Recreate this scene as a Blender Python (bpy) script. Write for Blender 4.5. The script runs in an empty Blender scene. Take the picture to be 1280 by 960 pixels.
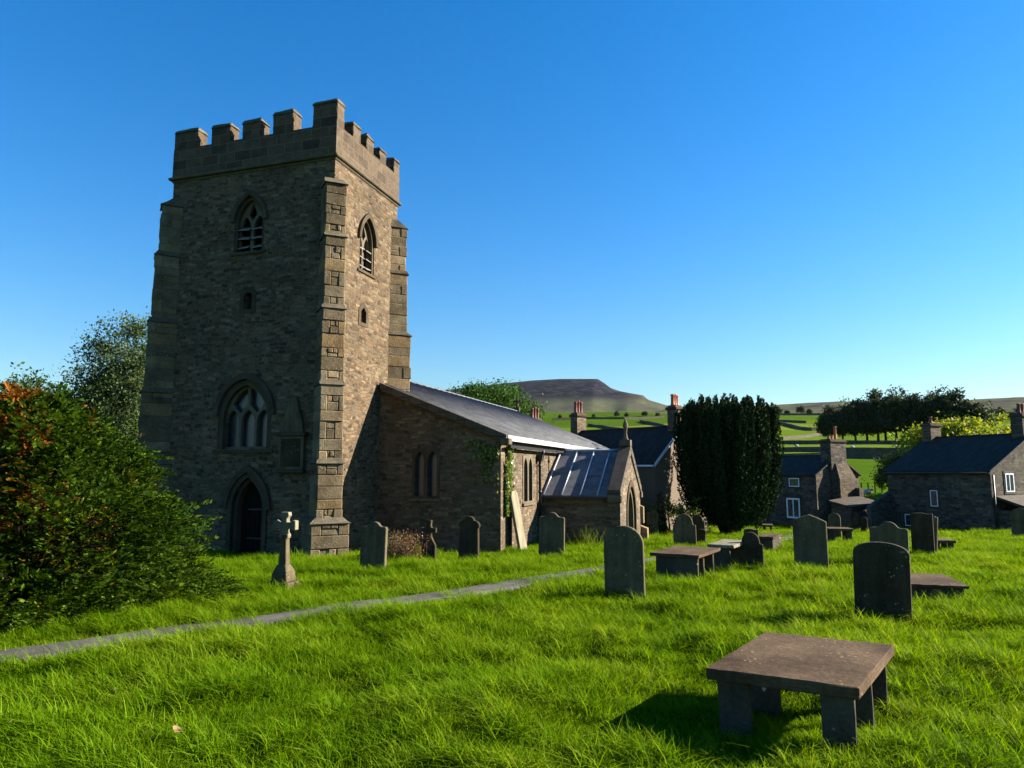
import bpy, bmesh, math, random
import numpy as np
from mathutils import Vector, Matrix
R = math.radians
scene = bpy.context.scene
COL = scene.collection

# ------------------------------------------------------------------ camera, sky, sun, exposure
CAMZ = 2.2
cam_d = bpy.data.cameras.new('camera'); cam = bpy.data.objects.new('camera', cam_d); COL.objects.link(cam)
cam.location = (0, 0, CAMZ); cam.rotation_euler = (R(97.06), 0, 0)
cam_d.sensor_width = 36; cam_d.lens = 24.98; cam_d.clip_start = .05; cam_d.clip_end = 20000
scene.camera = cam
SUN_AZ, SUN_EL = R(79), R(24)          # azimuth clockwise from +Y (the view direction)
world = bpy.data.worlds.new('World'); scene.world = world; world.use_nodes = True
wn = world.node_tree.nodes; wl = world.node_tree.links
bg = wn['Background']; sky = wn.new('ShaderNodeTexSky'); sky.sky_type = 'NISHITA'
sky.sun_disc = False; sky.sun_elevation = SUN_EL; sky.sun_rotation = SUN_AZ
sky.air_density = 1.6; sky.dust_density = .25; sky.ozone_density = 8.0; sky.altitude = 250
hs = wn.new('ShaderNodeHueSaturation'); hs.inputs['Hue'].default_value = .506; hs.inputs['Saturation'].default_value = 1.24
wl.new(sky.outputs[0], hs.inputs['Color']); wl.new(hs.outputs[0], bg.inputs[0]); bg.inputs[1].default_value = .05
sun_d = bpy.data.lights.new('sun', 'SUN'); sun = bpy.data.objects.new('sun', sun_d); COL.objects.link(sun)
sun_d.energy = 4.75; sun_d.angle = R(.5); sun_d.color = (1, .94, .83)
sv = Vector((math.sin(SUN_AZ)*math.cos(SUN_EL), math.cos(SUN_AZ)*math.cos(SUN_EL), math.sin(SUN_EL)))
sun.rotation_euler = sv.to_track_quat('Z', 'Y').to_euler(); sun.location = (30, 0, 40)
scene.view_settings.view_transform = 'Standard'; scene.view_settings.look = 'None'
scene.view_settings.exposure = 2.1; scene.view_settings.gamma = 1
scene.render.engine = 'CYCLES'
scene.cycles.max_bounces = 6; scene.cycles.diffuse_bounces = 1; scene.cycles.transparent_max_bounces = 8

# ------------------------------------------------------------------ ground shape
rng = np.random.default_rng(7); random.seed(7)
def _hash(i, j, s):
    n = (i*374761393 + j*668265263 + s*1442695041) & 0x7fffffff
    n = ((n ^ (n >> 13))*1274126177) & 0x7fffffff
    return ((n ^ (n >> 16)) & 0xffff)/65535.0
def vnoise(x, y, s=0):
    x = np.asarray(x, float); y = np.asarray(y, float)
    i = np.floor(x).astype(np.int64); j = np.floor(y).astype(np.int64); u = x-i; v = y-j
    u = u*u*(3-2*u); v = v*v*(3-2*v)
    return (_hash(i,j,s)*(1-u)+_hash(i+1,j,s)*u)*(1-v)+(_hash(i,j+1,s)*(1-u)+_hash(i+1,j+1,s)*u)*v
def fbm(x, y, s=0, o=4):
    t = 0; a = 1.; n = 0
    for k in range(o):
        t = t+a*vnoise(x*2**k+17*k, y*2**k-9*k, s+k); n += a; a *= .5
    return t/n-.5
def g(y):
    t = np.maximum(np.asarray(y, float)-14, 0)
    return -0.055*(t-4*(1-np.exp(-t/4)))
FR = np.array([65, 75, 90, 130, 250, 400, 600, 700, 1200, 1800, 2500])      # distance, metres
FZ = np.array([-2.55, -1.7, -.5, 2.6, 12.6, 27.5, 52.5, 58, 96, 150, 214])  # height of the valley side
SKX = np.array([-900, 200, 400, 560, 640, 668, 700, 748, 757, 764, 775, 790, 805, 811, 820, 837, 860, 960, 1050, 1150, 1200, 1240, 1280, 1700, 2600])
SKY = np.array([505, 500, 496, 486, 477, 474, 472, 472, 478, 483.5, 487.5, 490.5, 493, 498.5, 501.5, 507, 508.5, 506.5, 502, 502, 501, 498, 496, 494, 505.])
RIDGE = 3300.
def _flat(px, py):
    c, s = math.cos(R(7.06)), math.sin(R(7.06)); dx = (px-640)/888.; dy = (480-py)/888.
    d = (dx, c-dy*s, s+dy*c); z = 0.
    for _ in range(60): t = (z-CAMZ)/d[2]; z = .5*z+.5*float(g(d[1]*t))
    return (d[0]*t, d[1]*t)
PATHXY = [(-9.5, 6.6)]+[_flat(*p) for p in ((0,821),(120,804),(250,786),(370,769),(484,753),(560,742),(640,730.5),(755,711),(830,698),(905,687),(985,672))]+[(17.5, 43.5)]
def path_dist(x, y):
    x = np.asarray(x, float); y = np.asarray(y, float); d = np.full(x.shape, 1e9)
    for (ax, ay), (bx, by) in zip(PATHXY[:-1], PATHXY[1:]):
        ex, ey = bx-ax, by-ay; t = np.clip(((x-ax)*ex+(y-ay)*ey)/(ex*ex+ey*ey), 0, 1)
        d = np.minimum(d, np.hypot(x-ax-t*ex, y-ay-t*ey))
    return d
def H(x, y):
    x = np.asarray(x, float); y = np.asarray(y, float)
    r = np.hypot(x, y)
    flat = np.clip((path_dist(x, y)-.25)/.9, .12, 1)
    tomb = np.exp(-((x-2.6)**2+(y-6.9)**2)/1.3); flat = flat*(1-.85*tomb)
    near = g(y)-.05*tomb + flat*(fbm(x/1.5, y/1.5, 3, 3)*.34 + fbm(x/.5, y/.5, 9, 2)*.085)*np.clip((70-r)/20, 0, 1)
    yy = np.maximum(y, .2*r)
    px = 640+888*x/yy; ca = np.clip(yy/np.maximum(r, 1e-6), .3, 1)
    far = CAMZ+(np.interp(r, FR, FZ)-CAMZ)*ca + fbm(x/90, y/90, 21, 3)*np.clip((r-90)/300, 0, 1)*5
    mound = np.exp(-((px-760)/220)**2)                       # the ground lifts a little to the foot of the big hill
    far = far + mound*np.clip((r-900)/1600, 0, 1)*6
    q_ = np.clip(1-(r-1900)/(RIDGE-1900), 0, 1); px = px + q_*(130*fbm(x/260, y/260, 51, 3)+45)
    skz = CAMZ+(590-np.interp(px, SKX, SKY))/888.*RIDGE*ca
    t = np.clip((r-1900)/(RIDGE-1900), 0, 1)
    steep = t**2.1*.55+.45*np.clip((t-.72)/.2, 0, 1)
    kk = np.clip((px-770)/110, 0, 1); kk = kk*kk*(3-2*kk); mix = steep*(1-kk)+t*kk
    far = np.where(r > 1900, (CAMZ+(np.interp(1900., FR, FZ)-CAMZ)*ca)*(1-mix)+skz*mix + fbm(x/160, y/160, 5, 4)*34*np.sin(np.pi*np.clip(t, 0, 1)), far)
    far = np.where(r > RIDGE, skz-(r-RIDGE)*.10, far)
    w = np.clip((r-58)/10, 0, 1); w = w*w*(3-2*w)
    return near*(1-w)+far*w
_c, _s = math.cos(R(7.06)), math.sin(R(7.06))
def ray(px, py):
    dx = (px-640)/888.; dy = (480-py)/888.
    return np.array([dx, _c-dy*_s, _s+dy*_c])
def at(px, py, far=False):
    """point of the ground seen at a place of the 1280x960 photograph"""
    d = ray(px, py)
    if not far:
        z = 0.
        for _ in range(60):
            t = (z-CAMZ)/d[2]; y = d[1]*t; z = .5*z+.5*float(g(y))
        x, y = d[0]*t, d[1]*t
        return Vector((x, y, float(H(x, y))))
    ts = np.geomspace(62, 3400, 3000); P = d[None]*ts[:, None]
    hit = np.nonzero(H(P[:,0], P[:,1]) > P[:,2]+CAMZ)[0]
    k = hit[0] if len(hit) else len(ts)-1
    return Vector((P[k,0], P[k,1], float(H(P[k,0], P[k,1]))))
def atY(px, py, Y):
    d = ray(px, py); t = Y/d[1]
    return Vector((d[0]*t, Y, CAMZ+d[2]*t))

# ------------------------------------------------------------------ object helpers
def tag(o, label=None, cat=None, group=None, kind=None):
    if label: o['label'] = label
    if cat: o['category'] = cat
    if group: o['group'] = group
    if kind: o['kind'] = kind
    return o
def empty(name, loc, rz, label, cat, group=None):
    o = bpy.data.objects.new(name, None); COL.objects.link(o)
    o.location = loc; o.rotation_euler = (0, 0, rz); o.empty_display_size = .2
    return tag(o, label, cat, group)
def link(name, me, parent=None):
    o = bpy.data.objects.new(name, me); COL.objects.link(o)
    if parent: o.parent = parent
    return o
def box_uv(me):
    uv = me.uv_layers.get('UVMap') or me.uv_layers.new(name='UVMap')
    vs = me.vertices
    for p in me.polygons:
        n = p.normal
        if abs(n.z) > .75:
            t, b = Vector((1, 0, 0)), Vector((0, 1, 0))
        else:
            t = Vector((-n.y, n.x, 0)).normalized(); b = n.cross(t)
        for li in p.loop_indices:
            co = vs[me.loops[li].vertex_index].co
            uv.data[li].uv = (co.dot(t), co.dot(b) if abs(n.z) > .3 else co.z)
class MB:
    def __init__(s): s.v = []; s.f = []; s.sm = set()
    def add(s, V, Fs, smooth=False):
        b = len(s.v); s.v += [tuple(p) for p in V]
        for f in Fs:
            if smooth: s.sm.add(len(s.f))
            s.f.append(tuple(b+i for i in f))
        return s
    def box(s, a, b, M=None):
        (x0,y0,z0), (x1,y1,z1) = a, b
        V = [(x0,y0,z0),(x1,y0,z0),(x1,y1,z0),(x0,y1,z0),(x0,y0,z1),(x1,y0,z1),(x1,y1,z1),(x0,y1,z1)]
        if M: V = [M @ Vector(p) for p in V]
        return s.add(V, [(0,3,2,1),(4,5,6,7),(0,1,5,4),(1,2,6,5),(2,3,7,6),(3,0,4,7)])
    def hexa(s, V):           # eight corners, bottom ring then top ring
        return s.add(V, [(0,3,2,1),(4,5,6,7),(0,1,5,4),(1,2,6,5),(2,3,7,6),(3,0,4,7)])
    def prism(s, pts, d0, d1, T):      # outline (u, v) extruded in depth through T(u, v, d)
        n = len(pts)
        V = [T(u, v, d0) for u, v in pts]+[T(u, v, d1) for u, v in pts]
        return s.add(V, [tuple(range(n)), tuple(range(2*n-1, n-1, -1))]+[(i, n+i, n+(i+1)%n, (i+1)%n) for i in range(n)])
    def band(s, A, B, d0, d1, T, closed=False):   # solid between two open outlines of equal length
        n = len(A)
        V = [T(u,v,d0) for u,v in A]+[T(u,v,d0) for u,v in B]+[T(u,v,d1) for u,v in A]+[T(u,v,d1) for u,v in B]
        Fs = []
        for i in range(n if closed else n-1):
            j = (i+1) % n
            Fs += [(i, j, n+j, n+i), (2*n+i, 3*n+i, 3*n+j, 2*n+j), (i, 2*n+i, 2*n+j, j), (n+i, n+j, 3*n+j, 3*n+i)]
        if not closed: Fs += [(0, n, 3*n, 2*n), (n-1, 3*n-1, 4*n-1, 2*n-1)]
        return s.add(V, Fs)
    def tube(s, P, r, n=8, cap=True):
        P = [Vector(p) for p in P]; V = []; Fs = []
        rr = r if hasattr(r, '__len__') else [r]*len(P)
        for i, p in enumerate(P):
            d = (P[min(i+1, len(P)-1)]-P[max(i-1, 0)]).normalized()
            a = d.orthogonal().normalized() if i == 0 else (a-d*a.dot(d)).normalized()
            b = d.cross(a)
            V += [p+(a*math.cos(2*math.pi*k/n)+b*math.sin(2*math.pi*k/n))*rr[i] for k in range(n)]
        for i in range(len(P)-1):
            Fs += [(i*n+k, i*n+(k+1)%n, (i+1)*n+(k+1)%n, (i+1)*n+k) for k in range(n)]
        if cap: Fs += [tuple(range(n-1, -1, -1)), tuple((len(P)-1)*n+k for k in range(n))]
        return s.add(V, Fs, True)
    def lathe(s, prof, c=(0,0,0), n=12):
        V = []; Fs = []
        for r, z in prof:
            V += [(c[0]+r*math.cos(2*math.pi*k/n), c[1]+r*math.sin(2*math.pi*k/n), c[2]+z) for k in range(n)]
        m = len(prof)
        for i in range(m-1):
            Fs += [(i*n+k, i*n+(k+1)%n, (i+1)*n+(k+1)%n, (i+1)*n+k) for k in range(n)]
        Fs += [tuple(range(n-1, -1, -1)), tuple((m-1)*n+k for k in range(n))]
        return s.add(V, Fs, True)
    def mesh(s, name, mat, bevel=0, rough=0, subdiv=0, seed=0):
        me = bpy.data.meshes.new(name); me.from_pydata(s.v, [], s.f)
        for i in s.sm: me.polygons[i].use_smooth = True
        bm = bmesh.new(); bm.from_mesh(me)
        bmesh.ops.recalc_face_normals(bm, faces=bm.faces)
        if subdiv:
            bmesh.ops.triangulate(bm, faces=[f for f in bm.faces if len(f.verts) > 4])
            bmesh.ops.subdivide_edges(bm, edges=bm.edges[:], cuts=subdiv, use_grid_fill=True)
        if bevel:
            ed = [e for e in bm.edges if len(e.link_faces) == 2 and e.calc_face_angle(0) > R(28)]
            bmesh.ops.bevel(bm, geom=ed, offset=bevel, segments=1, profile=.6, affect='EDGES', clamp_overlap=True)
        if rough:
            rs = random.Random(seed)
            for v in bm.verts: v.co += Vector((rs.uniform(-1,1), rs.uniform(-1,1), rs.uniform(-1,1)))*rough
        bm.to_mesh(me); bm.free()
        box_uv(me)
        if mat: me.materials.append(mat)
        return me
    def build(s, name, mat, parent=None, **k):
        return link(name, s.mesh(name, mat, **k), parent)
def cut(o, cutters):
    """take openings out of a solid (the cutters are thrown away again)"""
    tmp = []
    for m in cutters:
        c = m.build('cutter', None); tmp.append(c)
        md = o.modifiers.new('b', 'BOOLEAN'); md.operation = 'DIFFERENCE'; md.solver = 'EXACT'; md.object = c
        c.parent = o.parent
    dg = bpy.context.evaluated_depsgraph_get(); dg.update()
    me = bpy.data.meshes.new_from_object(o.evaluated_get(dg))
    o.modifiers.clear(); old = o.data; o.data = me; bpy.data.meshes.remove(old)
    for c in tmp:
        cm = c.data; bpy.data.objects.remove(c); bpy.data.meshes.remove(cm)
    box_uv(me)
def arch(w, zs, za, z0, n=9, u0=0.):
    """outline of a pointed opening, from bottom left over the apex to bottom right"""
    a = w/2; r = za-zs; Rr = (a*a+r*r)/(2*a); cx = -a+Rr
    th = math.atan2(r, a-Rr) if Rr < a else math.pi-math.atan2(r, Rr-a)
    L = []
    for i in range(n+1):
        t = math.pi+(th-math.pi)*i/n
        L.append((cx+Rr*math.cos(t), zs+Rr*math.sin(t)))
    L[-1] = (0, za)
    P = [(-a, z0)]+L+[(-u, v) for u, v in L[-2::-1]]+[(a, z0)]
    return [(u+u0, v) for u, v in P]
def np_mesh(name, V, Fq, mat, smooth=False):
    me = bpy.data.meshes.new(name); V = np.asarray(V, np.float32); Fq = np.asarray(Fq, np.int32)
    me.vertices.add(len(V)); me.vertices.foreach_set('co', V.ravel())
    k = Fq.shape[1]; me.loops.add(Fq.size); me.polygons.add(len(Fq))
    me.loops.foreach_set('vertex_index', Fq.ravel())
    me.polygons.foreach_set('loop_start', np.arange(0, Fq.size, k, dtype=np.int32))
    me.polygons.foreach_set('loop_total', np.full(len(Fq), k, np.int32))
    me.update(calc_edges=True)
    if smooth: me.polygons.foreach_set('use_smooth', np.ones(len(Fq), bool))
    if mat: me.materials.append(mat)
    return me

# ------------------------------------------------------------------ materials
class NT:
    """small node-graph writer"""
    def __init__(s, name):
        s.m = bpy.data.materials.new(name); s.m.use_nodes = True
        s.n = s.m.node_tree.nodes; s.l = s.m.node_tree.links
        s.b = s.n['Principled BSDF']; s.out = s.n['Material Output']
    def node(s, t, **kw):
        nd = s.n.new(t); ins = kw.pop('ins', {})
        for k, v in kw.items(): setattr(nd, k, v)
        for k, v in ins.items():
            sk = nd.inputs[k]
            if hasattr(v, 'is_output'): s.l.new(v, sk)
            else: sk.default_value = v
        return nd
    def coord(s, kind): return s.node('ShaderNodeTexCoord').outputs[kind]
    def mapping(s, v, sc, loc=(0,0,0)): return s.node('ShaderNodeMapping', ins={'Vector': v, 'Scale': sc, 'Location': loc}).outputs[0]
    def noise(s, v, sc, det=4, rough=.55, out=0): return s.node('ShaderNodeTexNoise', ins={'Vector': v, 'Scale': sc, 'Detail': det, 'Roughness': rough}).outputs[out]
    def math(s, op, a, b=0., clamp=False): return s.node('ShaderNodeMath', operation=op, use_clamp=clamp, ins={0: a, 1: b}).outputs[0]
    def ramp(s, f, stops, interp='LINEAR'):
        r = s.node('ShaderNodeValToRGB', ins={0: f}); cr = r.color_ramp; cr.interpolation = interp
        while len(cr.elements) > 1: cr.elements.remove(cr.elements[-1])
        for i, (p, c) in enumerate(stops):
            e = cr.elements[0] if i == 0 else cr.elements.new(p)
            e.position = p; e.color = (c if hasattr(c, '__len__') else (c, c, c))[:3]+((1,) if True else ())
        return r.outputs[0]
    def mix(s, f, a, b, blend='MIX'):
        nd = s.node('ShaderNodeMix', data_type='RGBA', blend_type=blend)
        for k, v in ((0, f), (6, a), (7, b)):
            if hasattr(v, 'is_output'): s.l.new(v, nd.inputs[k])
            elif k == 0: nd.inputs[k].default_value = v
            else: nd.inputs[k].default_value = tuple(v)+(1,)
        return nd.outputs[2]
    def bump(s, h, strength=.6, dist=.02, prev=None):
        nd = s.node('ShaderNodeBump', ins={'Height': h, 'Strength': strength, 'Distance': dist})
        if prev is not None: s.l.new(prev, nd.inputs['Normal'])
        return nd.outputs[0]
    def done(s, col, rough=.85, normal=None, spec=.3, metal=0.):
        for k, v in (('Base Color', col), ('Roughness', rough), ('Specular IOR Level', spec), ('Metallic', metal)):
            if hasattr(v, 'is_output'): s.l.new(v, s.b.inputs[k])
            else: s.b.inputs[k].default_value = tuple(v)+(1,) if hasattr(v, '__len__') else v
        if normal is not None: s.l.new(normal, s.b.inputs['Normal'])
        return s.m

def rubble(name, cols, mortar, sx=.34, sy=.14, mw=.014, bump=.03, dirt=(.6, 1.15)):
    """coursed rubble: uneven long stones in pale lime mortar"""
    t = NT(name); uv = t.coord('UV')
    def shift(v, sc, amt, det=2):
        off = t.node('ShaderNodeVectorMath', operation='SUBTRACT', ins={0: t.noise(v, sc, det, out=1), 1: (.5,.5,.5)}).outputs[0]
        off = t.node('ShaderNodeVectorMath', operation='MULTIPLY', ins={0: off, 1: amt}).outputs[0]
        return t.node('ShaderNodeVectorMath', operation='ADD', ins={0: v, 1: off}).outputs[0]
    p = shift(shift(uv, 1.1, (.5,.30,0), 1), 5.5, (.10,.075,0), 2)
    br = t.node('ShaderNodeTexBrick', offset=.43, offset_frequency=2, squash=.62, squash_frequency=3, ins={'Vector': p, 'Color1': (0,0,0,1), 'Color2': (1,1,1,1), 'Mortar': (.5,.5,.5,1), 'Scale': 1, 'Mortar Size': mw, 'Mortar Smooth': .55, 'Bias': 0, 'Brick Width': sx, 'Row Height': sy})
    fine = t.noise(uv, 18, 6, .65); pch = t.noise(uv, 3.1, 3, .5)
    sel = t.math('FRACT', t.math('ADD', t.math('MULTIPLY', br.outputs[0], 7.3), t.math('MULTIPLY', pch, .5)))
    col = t.ramp(sel, [(i/len(cols), c) for i, c in enumerate(cols)], 'CONSTANT')
    col = t.mix(.75, col, t.ramp(fine, [(.25, .45), (.5, .95), (.78, 1.45)]), 'MULTIPLY')
    col = t.mix(.85, col, t.ramp(br.outputs[0], [(0, .62), (1, 1.32)]), 'MULTIPLY')
    me = t.math('MULTIPLY', br.outputs[1], t.ramp(t.noise(uv, 2.5, 5), [(.35, .35), (.6, 1)]))
    col = t.mix(me, col, t.mix(.6, mortar, t.ramp(t.noise(uv, 6, 5), [(.3, .55), (.7, 1.25)]), 'MULTIPLY'))
    big = t.noise(uv, .55, 5, .6)
    col = t.mix(.85, col, t.ramp(big, [(.3, dirt[0]), (.7, dirt[1])]), 'MULTIPLY')
    h = t.math('ADD', t.math('SUBTRACT', t.math('MULTIPLY', br.outputs[0], .45), t.math('MULTIPLY', br.outputs[1], .9)), t.math('MULTIPLY', fine, .5))
    h = t.math('ADD', h, t.math('MULTIPLY', t.noise(uv, 6, 3), .6))
    return t.done(col, .92, t.bump(h, 1., bump), .12)
def ashlar(name, cols, mortar, bw=.7, bh=.32, mort=.012, bump=.012, off=.5, sq=1., sqf=2):
    t = NT(name); uv = t.coord('UV')
    wob = t.node('ShaderNodeVectorMath', operation='MULTIPLY', ins={0: t.noise(uv, 3, 3, out=1), 1: (.05,.03,0)}).outputs[0]
    p = t.node('ShaderNodeVectorMath', operation='ADD', ins={0: uv, 1: wob}).outputs[0]
    br = t.node('ShaderNodeTexBrick', offset=off, squash=sq, squash_frequency=sqf, ins={'Vector': p, 'Color1': (0,0,0,1), 'Color2': (1,1,1,1), 'Mortar': (.5,.5,.5,1), 'Scale': 1, 'Mortar Size': mort, 'Mortar Smooth': .3, 'Bias': 0, 'Brick Width': bw, 'Row Height': bh})
    fine = t.noise(uv, 14, 6, .65); blotch = t.noise(uv, 3.3, 5, .6)
    col = t.ramp(t.math('ADD', br.outputs[0], t.math('MULTIPLY', t.math('SUBTRACT', blotch, .5), .35)), [(i/max(1, len(cols)-1), c) for i, c in enumerate(cols)])
    col = t.mix(.8, col, t.ramp(fine, [(.25, .5), (.5, .95), (.75, 1.4)]), 'MULTIPLY')
    col = t.mix(.8, col, t.ramp(blotch, [(.3, .6), (.7, 1.2)]), 'MULTIPLY')
    col = t.mix(br.outputs[1], col, mortar)
    h = t.math('SUBTRACT', t.math('ADD', t.math('MULTIPLY', fine, .8), t.math('MULTIPLY', blotch, .9)), t.math('MULTIPLY', br.outputs[1], .9))
    return t.done(col, .88, t.bump(h, 1., bump), .2)
def plain_stone(name, a, b, lichen=None, lich=.62, sc=5., bump=.008, streak=False, lsc=2.6, island=False):
    """one weathered block: mottled, with lichen spots"""
    t = NT(name); ob = t.coord('Object')
    rnd = t.node('ShaderNodeObjectInfo').outputs['Random']
    ob = t.node('ShaderNodeVectorMath', operation='ADD', ins={0: ob, 1: t.node('ShaderNodeCombineXYZ', ins={0: t.math('MULTIPLY', rnd, 37.), 1: t.math('MULTIPLY', rnd, 11.)}).outputs[0]}).outputs[0]
    n1 = t.noise(ob, sc*.4, 5, .6); n2 = t.noise(ob, sc*6, 6, .7)
    col = t.mix(t.ramp(n1, [(.3, 0), (.7, 1)]), a, b)
    col = t.mix(.8, col, t.ramp(n2, [(.25, .5), (.5, .95), (.75, 1.4)]), 'MULTIPLY')
    if island:
        col = t.mix(1., col, t.ramp(t.node('ShaderNodeNewGeometry').outputs['Random Per Island'], [(0, (.60,.56,.52)), (.35, (.85,.81,.76)), (.6, (1.0,1.0,.96)), (.8, (1.15,.98,.76)), (1, (1.3,1.25,1.15))]), 'MULTIPLY')
    if streak:
        st = t.noise(t.mapping(ob, (9, 9, .8)), 1., 4)
        col = t.mix(.7, col, t.ramp(st, [(.3, .6), (.7, 1.3)]), 'MULTIPLY')
    if lichen is not None:
        vo = t.node('ShaderNodeTexVoronoi', ins={'Vector': ob, 'Scale': sc*lsc, 'Randomness': 1}).outputs[0]
        vo = t.math('ADD', vo, t.math('MULTIPLY', t.math('SUBTRACT', n2, .5), .35))
        sp = t.math('MULTIPLY', t.ramp(vo, [(.16, 1), (.24, 0)]), t.ramp(t.noise(ob, sc*.55, 3), [(lich-.06, 0), (lich, 1)]))
        col = t.mix(sp, col, lichen)
    return t.done(col, .95, t.bump(t.math('ADD', n1, t.math('MULTIPLY', n2, .6)), 1., bump), .06)
def simple(name, col, rough=.6, metal=0., var=.25, sc=8., bump=.003, spec=.4):
    t = NT(name); ob = t.coord('Object'); n = t.noise(ob, sc, 5, .6)
    c = t.mix(1., col, t.ramp(n, [(.25, 1-var), (.75, 1+var)]), 'MULTIPLY')
    return t.done(c, rough, t.bump(n, .6, bump), spec, metal)
def glass(name, col=(.01,.014,.02), rough=.06, lead=None):
    t = NT(name); uv = t.coord('UV')
    n = t.noise(uv, 3.5, 2)
    c = t.mix(1., col, t.ramp(n, [(.3, .4), (.7, 2.2)]), 'MULTIPLY')
    if lead:
        s = t.node('ShaderNodeSeparateXYZ', ins={0: uv})
        d1 = t.math('ABSOLUTE', t.math('SUBTRACT', t.math('FRACT', t.math('MULTIPLY', t.math('ADD', s.outputs[0], s.outputs[1]), 1/lead)), .5))
        d2 = t.math('ABSOLUTE', t.math('SUBTRACT', t.math('FRACT', t.math('MULTIPLY', t.math('SUBTRACT', s.outputs[0], s.outputs[1]), 1/lead)), .5))
        ln = t.math('GREATER_THAN', t.math('MAXIMUM', d1, d2), .44)
        c = t.mix(ln, c, (.05,.05,.055))
    return t.done(c, rough, t.bump(n, .5, .004), .7)
def slates(name, a, b, w=.35, h=.22, rough=.55, moss=None):
    t = NT(name); uv = t.coord('UV')
    br = t.node('ShaderNodeTexBrick', ins={'Vector': uv, 'Color1': (0,0,0,1), 'Color2': (1,1,1,1), 'Mortar': (0,0,0,1), 'Scale': 1, 'Mortar Size': .008, 'Mortar Smooth': .2, 'Brick Width': w, 'Row Height': h})
    n = t.noise(uv, 1.3, 5, .6); f = t.noise(uv, 25, 4, .6)
    c = t.mix(t.math('ADD', t.math('MULTIPLY', br.outputs[0], .6), t.math('MULTIPLY', n, .4)), a, b)
    c = t.mix(.7, c, t.ramp(f, [(.3, .6), (.7, 1.3)]), 'MULTIPLY')
    if moss: c = t.mix(t.ramp(t.noise(uv, 2.2, 5, .65), [(.58, 0), (.7, .8)]), c, moss)
    c = t.mix(br.outputs[1], c, (.008,.008,.009))
    s = t.node('ShaderNodeSeparateXYZ', ins={0: uv})
    saw = t.math('FRACT', t.math('MULTIPLY', s.outputs[1], 1/h))
    hgt = t.math('ADD', t.math('SUBTRACT', t.math('MULTIPLY', br.outputs[0], .5), t.math('ADD', saw, br.outputs[1])), t.math('MULTIPLY', f, .3))
    return t.done(c, rough, t.bump(hgt, 1., .02), .15)
def leaf_mat(name, stops, trans=.35, rough=.55, patch=None, patch_f=None, spec=.06, pobj='Object', psc=.6, tilt=0.):
    """leaves: colour differs from leaf to leaf; some light comes through"""
    t = NT(name); rnd = t.node('ShaderNodeNewGeometry').outputs['Random Per Island']
    ob = t.coord(pobj)
    f = t.math('ADD', t.math('MULTIPLY', rnd, .65), t.math('MULTIPLY', t.noise(ob, psc, 3), .5))
    col = t.ramp(f, stops)
    if patch is not None:
        sx_ = t.node('ShaderNodeSeparateXYZ', ins={0: ob}).outputs[0]
        pm = t.ramp(t.math('ADD', t.math('ADD', t.noise(ob, patch_f[0], 2), t.math('MULTIPLY', sx_, tilt)), t.math('MULTIPLY', t.math('SUBTRACT', rnd, .5), .12)), [(patch_f[1], 0), (patch_f[1]+.03, 1)])
        col = t.mix(pm, col, patch)
    t.done(col, rough, None, spec)
    tr = t.node('ShaderNodeBsdfTranslucent', ins={'Color': t.mix(1., col, (1.25,1.2,.6), 'MULTIPLY')})
    mx = t.node('ShaderNodeMixShader', ins={0: trans, 1: t.b.outputs[0], 2: tr.outputs[0]})
    t.l.new(mx.outputs[0], t.out.inputs[0]); return t.m

K = .53
dk = lambda cs, k=None: [tuple(v*(k or K)*w for v, w in zip(c, (1.03, .92, .79))) for c in cs]
BUFF = dk([(.17,.120,.072), (.24,.178,.112), (.30,.232,.152), (.13,.096,.066), (.22,.145,.08), (.27,.218,.15), (.19,.158,.117)])
M = {}
M['tower'] = rubble('tower rubble', BUFF, (.195,.152,.097), .30, .118, .013, bump=.05)
M['nave'] = rubble('nave rubble', dk([(.19,.145,.10), (.25,.20,.145), (.29,.24,.175), (.15,.12,.09), (.23,.165,.105), (.22,.19,.15)], .54), (.18,.143,.094), .30, .125, .013, bump=.045)
M['porch'] = rubble('porch rubble', dk([(.22,.175,.125), (.28,.23,.165), (.17,.135,.095), (.25,.21,.16)]), (.19,.155,.115), .46, .13)
M['house'] = rubble('grey house rubble', dk([(.15,.135,.11), (.20,.18,.15), (.11,.10,.085), (.24,.22,.185), (.17,.14,.105)]), (.14,.125,.095), .5, .18)
M['ashlar'] = ashlar('parapet ashlar', dk([(.13,.095,.06), (.22,.165,.11), (.28,.215,.14), (.20,.135,.08)], .35), (.17,.135,.09), .66, .34, .010, .04)
M['quoin'] = plain_stone('buttress blocks', (.080,.062,.038), (.215,.168,.106), (.19,.18,.12), .60, 3.2, .04, False, 3., True)
M['dressed'] = plain_stone('dressed stone', (.045,.033,.021), (.085,.063,.04), sc=4, bump=.01)
M['coping'] = plain_stone('weathered coping', (.065,.053,.034), (.13,.105,.07), (.19,.18,.105), .55, sc=7, bump=.015)
M['pale'] = plain_stone('pale tracery stone', (.085,.067,.045), (.14,.112,.076), sc=5, bump=.006)
M['lead'] = simple('sheet lead', (.105,.104,.106), .8, .0, .45, 2.5, .01, .15)
M['roofsheet'] = simple('old grey roof sheet', (.082,.080,.082), .9, .0, .35, 1.6, .02, .12)
M['edge'] = simple('bright lead edge', (.33,.33,.33), .5, .1, .25, 6, .004, .4)
M['leadroll'] = simple('lead roll', (.30,.31,.33), .45, .3, .2, 6, .004, .5)
M['iron'] = simple('black cast iron', (.012,.012,.013), .5)
M['door'] = simple('old dark oak', (.008,.006,.0045), .8, 0, .4, 3, .003, .1)
M['louvre'] = simple('weathered louvre slate', (.15,.135,.115), .75, 0, .3, 5)
M['glassd'] = glass('leaded window glass', (.008,.010,.015), .32, .11)
M['glass'] = glass('house window glass', (.02,.028,.04), .05)
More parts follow.
